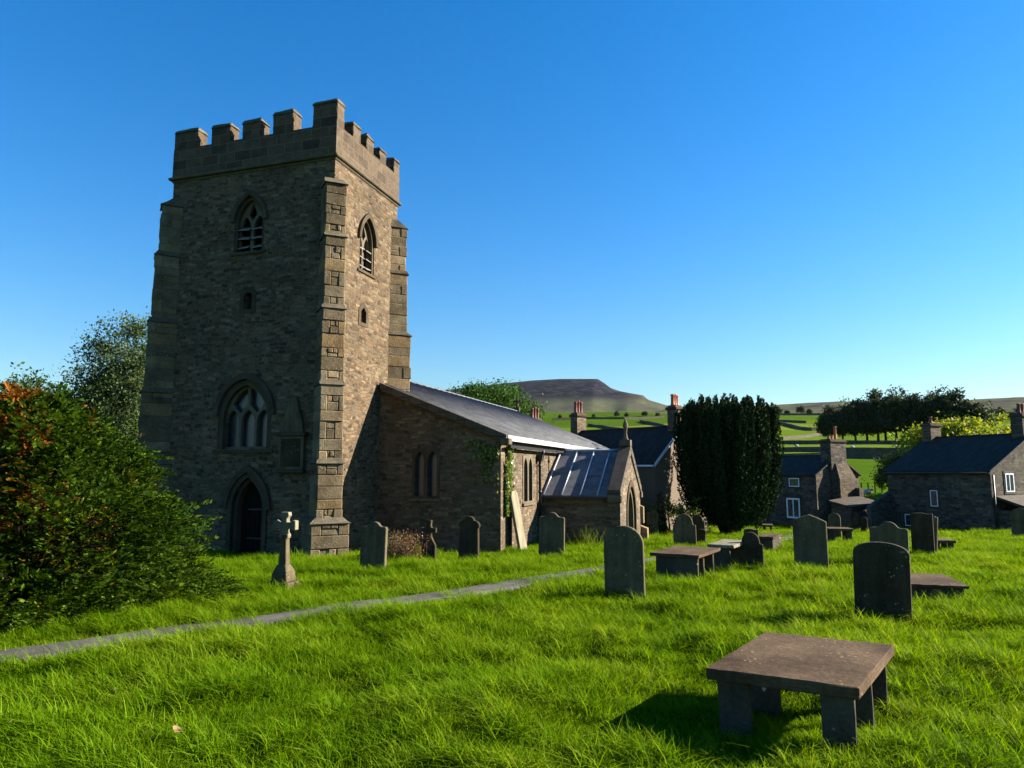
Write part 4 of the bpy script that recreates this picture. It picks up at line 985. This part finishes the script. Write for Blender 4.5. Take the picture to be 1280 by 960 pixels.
# trees left of the tower
lo = tree_mesh(12, (6.2, 5, 4.8), 7.4, 420, 70, .6, .30, M['oakleaf'], .4, lump=.3)
p = atY(28, 600, 46); place_tree(lo, (p.x, 46, -1.9), .80, 0, 'dense dark tree behind the orange tipped bush at the left edge', name='broadleaf_tree')
p = atY(-80, 600, 50); place_tree(lo, (p.x, 50, -1.9), .84, 2, 'second dense dark tree partly cut by the left edge', name='broadleaf_tree')
bi = tree_mesh(13, (2.9, 2.7, 5.6), 7.2, 520, 95, .36, .16, M['willow'], .16, lump=.22, floor=-1, hollow=.15)
p = atY(150, 600, 40); place_tree(bi, (p.x, 40, -1.4), .96, 0, 'tall airy grey green tree between the bush and the tower', name='slender_tree')
# yellow green trees behind the long grey house
li = [tree_mesh(20+i, (4.6, 4.2, 3.6), 5.2, 240, 56, .5, .34, M['lime'], .25, lump=.35) for i in range(2)]
for k, (px, Y, s, zz, lb) in enumerate(((1135, 74, .62, 0, 'small green tree left of the chimney of the long grey house'), (1196, 72, 1.0, 0, 'broad yellow green tree behind the ridge of the long grey house'), (1262, 78, .92, -.2, 'lower yellow tree behind the right end of the grey roof'))):
    p = atY(px, 600, Y); c = gz(p.x, Y); place_tree(li[k % 2] if k else tree_mesh(29, (4.6, 4.2, 3.6), 5.2, 240, 56, .5, .34, M['shrub'], .25), (c.x, c.y, c.z-.8+zz), s, k*1.3, lb, name='broadleaf_tree', group='trees behind the grey house')
# the wood on the rise
wm = [tree_mesh(40+i, (5.2+.7*(i % 3), 5.2, (6.4, 5.4, 7.2, 5.9)[i]), (7.4, 6.6, 8.0, 7.0)[i], 210, 48, .80, .72, M['wood'], .35, lump=.5) for i in range(4)]
ORD = ['first','second','third','fourth','fifth','sixth','seventh','eighth','ninth','tenth','eleventh','twelfth','thirteenth','fourteenth','last']
WOOD = [(1040,.80),(1054,.86),(1070,.95),(1084,1.0),(1098,1.12),(1108,1.18),(1121,1.08),(1134,1.02),(1146,1.05),(1158,1.0),(1170,1.08),(1184,1.12),(1197,1.06),(1210,.96),(1222,.82)]
for k, (px, s) in enumerate(WOOD):
    base = at(px, 553.5 + (k % 3)*.7, True); r = math.hypot(base.x, base.y)
    c = gz(base.x*(1+.03*(k % 3)), base.y*(1+.03*(k % 3)))
    place_tree(wm[k % 4], (c.x, c.y, c.z-.3), s*r/265., k*1.7, ORD[k]+' tree from the left in the dark wood on the green rise', name='woodland_tree', group='trees of the dark wood on the rise')
# scattered trees and thorns at the far edge of the fields
for k, (px, py, s) in enumerate(((700,523.5,.22),(728,522,.30),(742,522.5,.22),(771,521,.34),(783,521.5,.26),(806,520.5,.36),(822,521,.24),(964,519,.34),(973,518.6,.42),(984,518.4,.30),(1001,518,.44),(1012,518.3,.34),(1250,521,.42),(1262,524,.38),(1276,522,.46))):
    c = at(px, py, True); place_tree(wm[k % 4], (c.x, c.y, c.z-.6), s, k*2.1, (ORD[k]+' small dark tree from the left along the fields under the flat topped hill' if k < 7 else ORD[k-7]+' small dark tree from the left at the moor edge just right of the yew' if k < 12 else ORD[k-12]+' small dark tree from the left behind the yellow tree at the right edge'), name='field_tree', group='scattered trees at the far edge of the fields')
# columnar yew
def columnar_yew():
    rs = np.random.default_rng(3); c = at(913, 667); k = c.y/888.; Ht = (667-496)*k
    t = empty('columnar_yew', c, 0, 'huge dark columnar yew with many upright plumes in the middle of the churchyard', 'tree')
    A, B, m = [], [], MB(); rx = 68*k; ry = rx*.9
    n = 120
    for i in range(n):
        q = math.sqrt((i+.5)/n); a = i*2.39996+rs.normal()*.12; ux, uy = q*math.cos(a), q*math.sin(a)
        top = Ht*(1.0-.10*q**6)*rs.uniform(.93, 1.0); z0 = rs.uniform(.15, .8)+q*q*rs.uniform(0, 1.3)*(1 if i % 3 else 2.2)
        nn = int(900*(.40+.75*q)); s = rs.uniform(0, 1, nn); z = z0+(top-z0)*s
        f = np.interp(z/Ht, [0, .08, .16, .4, .62, .85, 1], [.52, .64, .76, .94, 1., .98, .90])
        bul = .82+.26*np.sin(z*rs.uniform(2.2, 3.4)+rs.uniform(0, 6))
        pr = (.36*(1-s)**.45+.03)*rs.uniform(.75, 1.15)*bul
        th = rs.uniform(0, 2*np.pi, nn); w = np.sqrt(rs.uniform(.45, 1, nn))
        C = np.stack([ux*rx*.93*f+np.cos(th)*pr*w, uy*ry*.93*f+np.sin(th)*pr*w, z+rs.normal(size=nn)*.05], 1)
        D = np.stack([np.cos(th)*.6, np.sin(th)*.6, np.full(nn, 1.)], 1); A.append(C); B.append(D)
    C = np.vstack(A); V, F = leaves(C, .16, rs, 0, .45, np.vstack(B)); link('crown', np_mesh('crown', V, F, M['yewneedle']), t)
    m.tube([(0,0,-.5), (0,0,Ht*.5), (.1,0,Ht*.85)], [.55, .4, .1], 10)
    for i in range(9):
        a = i*.7; m.tube([(.25*math.cos(a),.25*math.sin(a),-.2), (rx*.5*math.cos(a),ry*.5*math.sin(a),Ht*.35), (rx*.6*math.cos(a),ry*.6*math.sin(a),Ht*.8)], [.2,.12,.04], 6)
    m.build('trunk', M['bark'], t)
columnar_yew()
# big yew bush with rusty tips in the left foreground
def yew_bush():
    rs = np.random.default_rng(5); c = Vector((-8.25, 12.2, float(H(-8.25, 12.2))))
    t = empty('yew_bush', c, 0, 'big dark green yew bush with rusty orange tips left of the tower door', 'bush')
    Ht = 3.45; N = 16000
    h = Ht*rs.uniform(0, 1, N)**1.15; az = rs.uniform(0, 2*np.pi, N)
    lob = 1+.10*np.sin(az*4+h*2.2)+.09*np.sin(az*7-h*3.1+1)+.05*np.sin(az*13+h*5)
    tier = 1+.10*np.sin(h*5.2+np.sin(az*3)*1.6)
    R0 = 2.64*(1-(h/Ht)**1.9)**.9*lob*tier+.10
    sh = rs.uniform(.55, 1.03, N)**.6; r = R0*sh
    base = np.stack([np.cos(az)*r*1.02, np.sin(az)*r*.92, h-.12*(sh < .8)], 1)
    out = np.stack([np.cos(az), np.sin(az), .18+.55*(h/Ht)+rs.normal(size=N)*.22], 1); out[:, :2] += rs.normal(size=(N, 2))*.35; out = unit(out)
    side = unit(np.cross(out, np.array([0, 0, 1.])+rs.normal(size=(N, 3))*.35)); nrm = np.cross(side, out)
    L = rs.uniform(.20, .40, N)*np.where(rs.uniform(size=N) < .11, 1.7, 1.)
    nl = 9; Vs = []
    for k in range(nl):
        s = (k+.3)/nl; cen = base+out*(L*s)[:, None]-nrm*(.0)*s-np.array([0, 0, 1.])*(L*.22*s*s)[:, None]
        ll = (L*.27*(1-.55*s))[:, None]; w = (L*.05)[:, None]
        for sg in (-1, 1):
            dd = unit(out*.75+side*sg*.75+rs.normal(size=(N, 3))*.16)
            ww = unit(np.cross(dd, nrm+rs.normal(size=(N, 3))*.3))
            Vs.append(np.stack([cen, cen+dd*ll*.5+ww*w, cen+dd*ll, cen+dd*ll*.5-ww*w], 1))
    V = np.stack(Vs, 1).reshape(-1, 3); n = len(V)//4
    link('foliage', np_mesh('foliage', V, np.arange(4*n).reshape(n, 4), M['bush']), t)
    m = MB()
    for i in range(26):
        a = rs.uniform(0, 6.28); hh = rs.uniform(.4, Ht*.95); rr = 2.1*(1-(hh/Ht)**1.7)
        m.tube([(0,0,-.1+hh*.2), (math.cos(a)*rr*.5, math.sin(a)*rr*.5, hh*.75), (math.cos(a)*rr, math.sin(a)*rr, hh)], [.09,.05,.015], 6)
    m.tube([(0,0,-.3), (0,0,Ht*.5), (0,0,Ht*.95)], [.2,.13,.03], 8)
    m.build('stems', M['twig'], t)
yew_bush()
# second bush behind it, cut by the left edge
def round_shrub(name, c, rad, n, leaf, mat, label, cat='shrub', seed=1, per=26, spread=.14):
    rs = np.random.default_rng(seed); P, cc = crown_pts(rs, rad, n, per, spread, floor=-.35, hollow=.2, lump=.35); P[:, 2] += rad[2]*.55; P = P[P[:, 2] > -.1]
    t = empty(name, c, 0, label, cat); V, F = leaves(P, leaf, rs); link('foliage', np_mesh('foliage', V, F, mat), t)
    m = MB()
    for i in range(8):
        q = cc[rs.integers(len(cc))]; m.tube([(0,0,-.2), (q[0]*.5,q[1]*.5,rad[2]*.4), (q[0]*.9,q[1]*.9,max(.1, q[2]+rad[2]*.5))], [.05*rad[2],.03*rad[2],.01*rad[2]], 5)
    m.build('stems', M['bark'], t)
c = atY(838, 660, 38.5); c = gz(c.x, c.y); round_shrub('garden_shrub', (c.x, c.y, c.z), (1.7, 1.1, 1.35), 130, .11, M['shrub'], 'yellow green garden shrub behind the black obelisk by the roughcast house', seed=4)
# dry shrub in front of the nave end wall
def stems(name, c, w, h, n, mat, label, cat, seed, leaf=True, lw=.006, lean=.25):
    rs = np.random.default_rng(seed); Vs = []; Ls = []
    for i in range(n):
        b = np.array([rs.normal()*w*.33, rs.normal()*w*.22, -.05]); d = np.array([rs.normal()*lean, rs.normal()*lean, 1.]); hh = h*rs.uniform(.45, 1.05)
        s = unit(np.cross(d, rs.normal(size=3)))*lw; P = [b+d*hh*k/3+np.array([rs.normal(), rs.normal(), 0])*.02*k for k in range(4)]
        for k in range(3): Vs.append(np.array([P[k]-s*(1-k*.28), P[k]+s*(1-k*.28), P[k+1]+s*(1-(k+1)*.28), P[k+1]-s*(1-(k+1)*.28)]))
        for k in range(9): Ls.append(b+d*hh*rs.uniform(.25, 1.0)+rs.normal(size=3)*.035)
    V = np.vstack(Vs); n4 = len(V)//4; F = np.arange(4*n4).reshape(n4, 4)
    if leaf:
        V2, F2 = leaves(np.array(Ls), .055, rs, .1, .5); F = np.vstack([F, F2+len(V)]); V = np.vstack([V, V2])
    o = link(name, np_mesh(name, V, F, mat)); o.location = c; return tag(o, label, cat)
c = at(510, 702); stems('dry_shrub', c, .62, .80, 150, M['dry'], 'reddish brown dried shrub in front of the shaded nave end wall', 'shrub', 1)
c = at(490, 700); stems('dry_shrub', c, .5, .68, 110, leaf_mat('olive dry stems', [(.2, (.05,.05,.02)), (.6, (.11,.10,.045)), (.9, (.17,.14,.07))], .2), 'olive brown dried shrub between the curved headstone and its redder neighbour', 'shrub', 2)
q = CM @ Vector((7.95, -5.05, 0)); c = gz(q.x, q.y); stems('tall_grass', c, .5, .75, 130, M['straw'], 'tuft of tall grass in the corner of porch and nave below the drainpipe', 'plant', 3, False, .007)
q = CM @ Vector((7.75, -6.25, 0)); c = gz(q.x, q.y); stems('tall_grass', c, .75, .72, 200, M['straw'], 'clump of tall yellowing grass against the porch side wall', 'plant', 4, False, .007)
# ivy on the nave corner
rs = np.random.default_rng(8); P = []; D = []
for i in range(1900):
    z = rs.uniform(.75, 3.05); w = .95*(.35+.65*((z-.7)/2.3)); x = NX0+.30+abs(rs.normal())*w*.45
    if math.sin(x*9+z*2.3)+math.sin(z*5.1)*.6 > .95: continue
    P.append(CM @ Vector((x, NY0-.05-abs(rs.normal())*.04, z))); D.append((0, 0, -1))
for i in range(800):
    u = abs(rs.normal())*.55; z = 3.2-.1+u*.36-abs(rs.normal())*.55-.15
    if math.sin(u*8+z*3)+math.sin(z*6) > .9 or z < 1.2: continue
    P.append(CM @ Vector((NX0-.05-abs(rs.normal())*.03, NY0+.05+u, z))); D.append((0, 0, -1))
V, F = leaves(np.array([tuple(p) for p in P]), .085, rs, 0, .85, np.array(D)*1.)
tag(link('ivy', np_mesh('ivy', V, F, M['ivy'])), 'yellow green ivy climbing the sunlit corner of the nave', 'climbing plant')

# ------------------------------------------------------------------ drystone walls, fence and sheep of the fields
FIELD_WALLS = [
 ('long drystone wall below the dark wood', [(960,555.5),(1010,555),(1060,555),(1110,555.5),(1150,556)]),
 ('drystone wall crossing the bright strip under the wood', [(960,565),(1010,564.5),(1060,565.5),(1110,566),(1150,566)]),
 ('thick dark drystone wall behind the cottage chimney', [(960,574.5),(1010,573),(1060,573),(1110,573.5),(1160,574)]),
 ('curving drystone wall high in the green field left of the wood', [(974,530),(988,533),(1002,537),(1015,538.5),(1030,538)]),
 ('short drystone wall slanting up behind the cottage', [(978,550),(1000,548),(1015,546),(1028,544)]),
 ('topmost drystone wall under the moor left of the wood', [(960,527),(985,528),(1008,529)]),
 ('drystone wall at the moor edge right of the yew', [(955,519.5),(990,519),(1030,519),(1070,518.5)]),
 ('drystone wall along the top of the fields under the flat topped hill', [(690,525.5),(730,524),(780,524),(830,522)]),
 ('slanting drystone wall right of the three potted chimney', [(735,532),(760,536),(785,541)]),
 ('drystone wall running down beside the orange potted chimney', [(800,527),(818,531),(840,537)]),
]
for lb, pts in FIELD_WALLS:
    P = [at(x, y, True) for x, y in pts]; far = max(math.hypot(p.x, p.y) for p in P)
    follow_wall('drystone_wall', [(p.x, p.y, 0) for p in P], 1.15 if far < 350 else 1.4, .6, M['house'], lb, 'wall', None, 'drystone walls of the fields', 1.5)
t = empty('wire_fence', (0, 0, 0), 0, 'thin wire fence crossing the grass between cottage and grey house', 'fence')
fp = [at(1060+i*8.5, 616.5-.15*i, True) for i in range(7)]
for p in fp: MB().box((p.x-.05, p.y-.05, p.z-.4), (p.x+.05, p.y+.05, p.z+1.15)).build('post', M['bark'], t)
for k in range(3): MB().tube([(p.x, p.y, p.z+.35+k*.35) for p in fp], .012, 4).build('wire', M['iron'], t)
M['wool'] = simple('wool', (.42,.39,.33), .95, 0, .3, 9, .02, .1); M['face'] = simple('dark sheep face', (.03,.027,.025), .8)
sm = MB(); sm.lathe([(.04,-.5),(.22,-.44),(.31,-.25),(.34,0),(.32,.25),(.24,.42),(.06,.5)], n=10)
sm.v = [(z_, y_, .62+x_*.92) for x_, y_, z_ in sm.v]
body = sm.mesh('body', M['wool'])
hm = MB().tube([(.42,0,.74), (.58,0,.82), (.74,0,.70)], [.11,.11,.05], 8).box((.54,.09,.86), (.60,.19,.90)).box((.54,-.19,.86), (.60,-.09,.90)).mesh('head', M['face'])
lm_ = [MB().tube([(x,y,.45),(x,y,.2),(x,y,-.02)], [.06,.04,.04], 6).mesh('leg', M['face']) for x in (-.3,.3) for y in (-.14,.14)]
for px, py, rz, lb in ((1085, 622, 20, 'white sheep grazing near the wire fence left of the grey house'), (996, 560, 190, 'distant white sheep in the bright strip right of the yew'), (1066, 562, 10, 'distant sheep just right of the cottage chimney pot'), (1120, 561, 70, 'distant sheep below the middle of the dark wood')):
    c = at(px, py, True); t = empty('sheep', c, R(rz), lb, 'sheep', 'sheep in the fields')
    link('body', body, t); link('head', hm, t)
    for l in lm_: link('leg', l, t)

# ------------------------------------------------------------------ fallen leaves on the grass
M['deadleaf'] = leaf_mat('dead leaf', [(.2, (.16,.10,.035)), (.8, (.26,.18,.08))], .3)
for px, py, s, lb in ((220, 932, .09, 'curled pale dead leaf lying in the grass near the bottom left'), (142, 878, .06, 'small yellow leaf standing in the grass below the path'), (10, 932, .06, 'tan leaf in the grass at the bottom left edge'), (236, 777, .05, 'whitish leaf at the path edge under the bush'), (388, 766, .05, 'whitish leaf beside the path below the stone cross')):
    c = at(px, py); c.z += .09; m = MB(); V = []; n = 6
    for i in range(n+1):
        u = i/n-.5; w = .36*math.cos(u*math.pi)**.7+.02
        V += [(u*s, -w*s, (.35*w+u*u*.9)*s), (u*s, 0, u*u*.9*s), (u*s, w*s, (.35*w+u*u*.9)*s)]
    m.add(V, [(i*3+k, i*3+3+k, i*3+4+k, i*3+1+k) for i in range(n) for k in (0, 1)], True)
    o = m.build('fallen_leaf', M['deadleaf']); o.location = c; o.rotation_euler = (.3, .5, px); tag(o, lb, 'leaf', 'fallen leaves on the grass')

# ------------------------------------------------------------------ grass
def tuft_mesh(i, n, h, rad, w, lean, straw=0.):
    rs = np.random.default_rng(100+i); Vs = []; Fs = []; b0 = 0
    wind = np.array([-.35, -.25])
    for k in range(n):
        a = rs.uniform(0, 6.283); r = rad*math.sqrt(rs.uniform()); b = np.array([r*math.cos(a), r*math.sin(a), -.03])
        hh = h*rs.uniform(.45, 1.1); dxy = np.array([math.cos(a), math.sin(a)])*r/rad*lean*.6+rs.normal(size=2)*lean+wind*lean*.9
        t2 = rs.uniform(0, 6.283); s = np.array([math.cos(t2), math.sin(t2), 0])*w*rs.uniform(.7, 1.3)
        P = []
        for q in (0, .4, .75, 1.):
            P.append(b+np.array([dxy[0]*q*q*hh, dxy[1]*q*q*hh, hh*(q-.22*q*q*min(1.2, np.linalg.norm(dxy)))]))
        Vs += [P[0]-s, P[0]+s, P[1]-s*.9, P[1]+s*.9, P[2]-s*.6, P[2]+s*.6, P[3]-s*.08, P[3]+s*.08]
        Fs += [(b0+j*2, b0+j*2+1, b0+j*2+3, b0+j*2+2) for j in range(3)]; b0 += 8
    return np_mesh('tuft', np.array(Vs), np.array(Fs), M['grass'])
src = bpy.data.collections.new('grass_tufts')
KINDS = [(50,.08,.15,.0028,.55), (48,.10,.15,.0029,.6), (46,.13,.14,.0031,.65), (44,.16,.12,.0033,.7), (40,.21,.11,.0035,.75), (34,.13,.16,.0035,1.25), (10,.11,.10,.016,1.3)]
for i, kd in enumerate(KINDS):
    o = bpy.data.objects.new('grass_tuft_%d' % i, tuft_mesh(i, *kd)); src.objects.link(o)
def inside_box(x, y, x0, x1, y0, y1):
    dx, dy = x-CX, y-CY; c_, s_ = math.cos(CRZ), math.sin(CRZ)
    lx, ly = dx*c_+dy*s_, -dx*s_+dy*c_
    return (lx > x0) & (lx < x1) & (ly > y0) & (ly < y1)
GX, GI, GS, GR = [], [], [], []
rs = np.random.default_rng(77)
for (ya, yb, dens, sc) in ((1.5, 8.5, 85, 1.0), (8.5, 13, 60, 1.1), (13, 20, 30, 1.35), (20, 32, 13, 1.8), (32, 62, 4.5, 2.4)):
    area = .95*(yb*yb-ya*ya)+5*(yb-ya); n = int(area*dens)
    y = np.sqrt(rs.uniform(ya*ya, yb*yb, n)); x = rs.uniform(-1, 1, n)*(.95*y+2.5)
    pd = path_dist(x, y); cl = fbm(x/.55, y/.55, 31, 3)+fbm(x/2.3, y/2.3, 41, 2)*.6
    bare = np.hypot((x+2.55)/.35, (y-8.15)/.14) < 1
    ok = (pd > .10+.22*rs.uniform(size=n)) & ~bare
    ok &= ~inside_box(x, y, -.5, 28, .1, 9.8) & ~inside_box(x, y, 3.25, 28, -4.4, 9.8) & ~inside_box(x, y, 8.2, 14, -7.5, 0)
    x, y, cl, pd = x[ok], y[ok], cl[ok], pd[ok]; n = len(x)
    u = cl*3.0-.12+rs.normal(size=n)*.16+np.where(pd < .6, .12, 0)
    k = np.clip(np.digitize(u, [-.30, .0, .30, .55, .85]), 0, 5)
    k = np.where((k == 5) & (rs.uniform(size=n) < .5), 2, k)
    k = np.where(rs.uniform(size=n) < .012*(cl > -.1), 6, k)
    if ya > 13: k = np.minimum(k, 3)
    GX.append(np.stack([x, y, H(x, y)-.01], 1)); GI.append(k); GS.append(sc*rs.uniform(.55, 1.3, n)*(.85 if ya > 13 else 1.)); GR.append(rs.uniform(-.8, .8, n))
# long grass round the feet of the near tomb
n = 60; a = rs.uniform(0, 1, n); x = 1.65+1.25*rs.uniform(0, 1, n)+.3*rs.normal(size=n); y = 6.5-.58*(x-1.65)-.12+rs.normal(size=n)*.28
GX.append(np.stack([x, y, H(x, y)-.01], 1)); GI.append(rs.integers(2, 5, n)); GS.append(rs.uniform(.7, 1.1, n)); GR.append(rs.uniform(-.8, .8, n))
# and under the bush
n = 700; x = rs.uniform(-9.5, -4.0, n); y = 10.0+rs.normal(size=n)*.55-.12*(x+7)**2*.0; ok = path_dist(x, y) > .5; x, y = x[ok], y[ok]; n = len(x)
GX.append(np.stack([x, y, H(x, y)-.01], 1)); GI.append(rs.integers(3, 5, n)); GS.append(rs.uniform(.9, 1.4, n)); GR.append(rs.uniform(-.8, .8, n))
# tussocks
for i in range(340):
    yy_ = math.sqrt(rs.uniform(5.2**2, 19**2)); xx_ = rs.uniform(-1, 1)*(.74*yy_)
    if path_dist(xx_, yy_) < .9 or math.hypot(xx_-2.5, yy_-6.6) < 1.5: continue
    n = int(rs.integers(8, 26)); sp = rs.uniform(.10, .28); x = xx_+rs.normal(size=n)*sp*1.5; y = yy_+rs.normal(size=n)*sp
    ok = ~(inside_box(x, y, -.5, 28, -.8, 9.8) | inside_box(x, y, 3.0, 28, -4.8, 9.8)); x, y = x[ok], y[ok]; n = len(x)
    GX.append(np.stack([x, y, H(x, y)-.01], 1)); GI.append(rs.integers(3, 5, n)); GS.append(rs.uniform(.9, 1.5, n)); GR.append(rs.uniform(-.8, .8, n))
GX = np.vstack(GX); GI = np.concatenate(GI).astype(np.int32); GS = np.concatenate(GS).astype(np.float32); GR = np.concatenate(GR).astype(np.float32)
me = bpy.data.meshes.new('grass'); me.vertices.add(len(GX)); me.vertices.foreach_set('co', GX.astype(np.float32).ravel())
for nm, tp, arr in (('kind_index', 'INT', GI), ('size', 'FLOAT', GS), ('turn', 'FLOAT', GR)):
    at_ = me.attributes.new(nm, tp, 'POINT'); at_.data.foreach_set('value', arr)
me.materials.append(M['grass'])
go = link('grass', me); tag(go, 'lush uneven grass growing all over the churchyard', 'grass', kind='stuff')
ng = bpy.data.node_groups.new('scatter grass', 'GeometryNodeTree')
ng.interface.new_socket('Geometry', in_out='INPUT', socket_type='NodeSocketGeometry'); ng.interface.new_socket('Geometry', in_out='OUTPUT', socket_type='NodeSocketGeometry')
N = ng.nodes; gi = N.new('NodeGroupInput'); gout = N.new('NodeGroupOutput'); ip = N.new('GeometryNodeInstanceOnPoints'); ci = N.new('GeometryNodeCollectionInfo')
ci.inputs['Collection'].default_value = src; ci.inputs['Separate Children'].default_value = True; ci.inputs['Reset Children'].default_value = True
def attr(nm, tp):
    a = N.new('GeometryNodeInputNamedAttribute'); a.data_type = tp; a.inputs['Name'].default_value = nm; return [s for s in a.outputs if s.enabled and s.name == 'Attribute'][0]
cx = N.new('ShaderNodeCombineXYZ'); L = ng.links.new
L(attr('turn', 'FLOAT'), cx.inputs[2]); L(gi.outputs[0], ip.inputs['Points']); L(ci.outputs[0], ip.inputs['Instance']); ip.inputs['Pick Instance'].default_value = True
L(attr('kind_index', 'INT'), ip.inputs['Instance Index']); L(cx.outputs[0], ip.inputs['Rotation']); L(attr('size', 'FLOAT'), ip.inputs['Scale'])
L(ip.outputs[0], gout.inputs[0])
md = go.modifiers.new('scatter', 'NODES'); md.node_group = ng

# ------------------------------------------------------------------ air
hm_ = bpy.data.materials.new('haze'); hm_.use_nodes = True; hn = hm_.node_tree.nodes; hn.remove(hn['Principled BSDF'])
pv = hn.new('ShaderNodeVolumePrincipled'); pv.inputs['Color'].default_value = (.80,.88,1,1); pv.inputs['Density'].default_value = .000008; pv.inputs['Anisotropy'].default_value = .1
hm_.node_tree.links.new(pv.outputs[0], hn['Material Output'].inputs['Volume'])
tag(MB().box((-4600,-4600,-8), (4600,4600,640)).build('haze', hm_), 'thin blue morning haze over the valley', 'haze', kind='stuff')
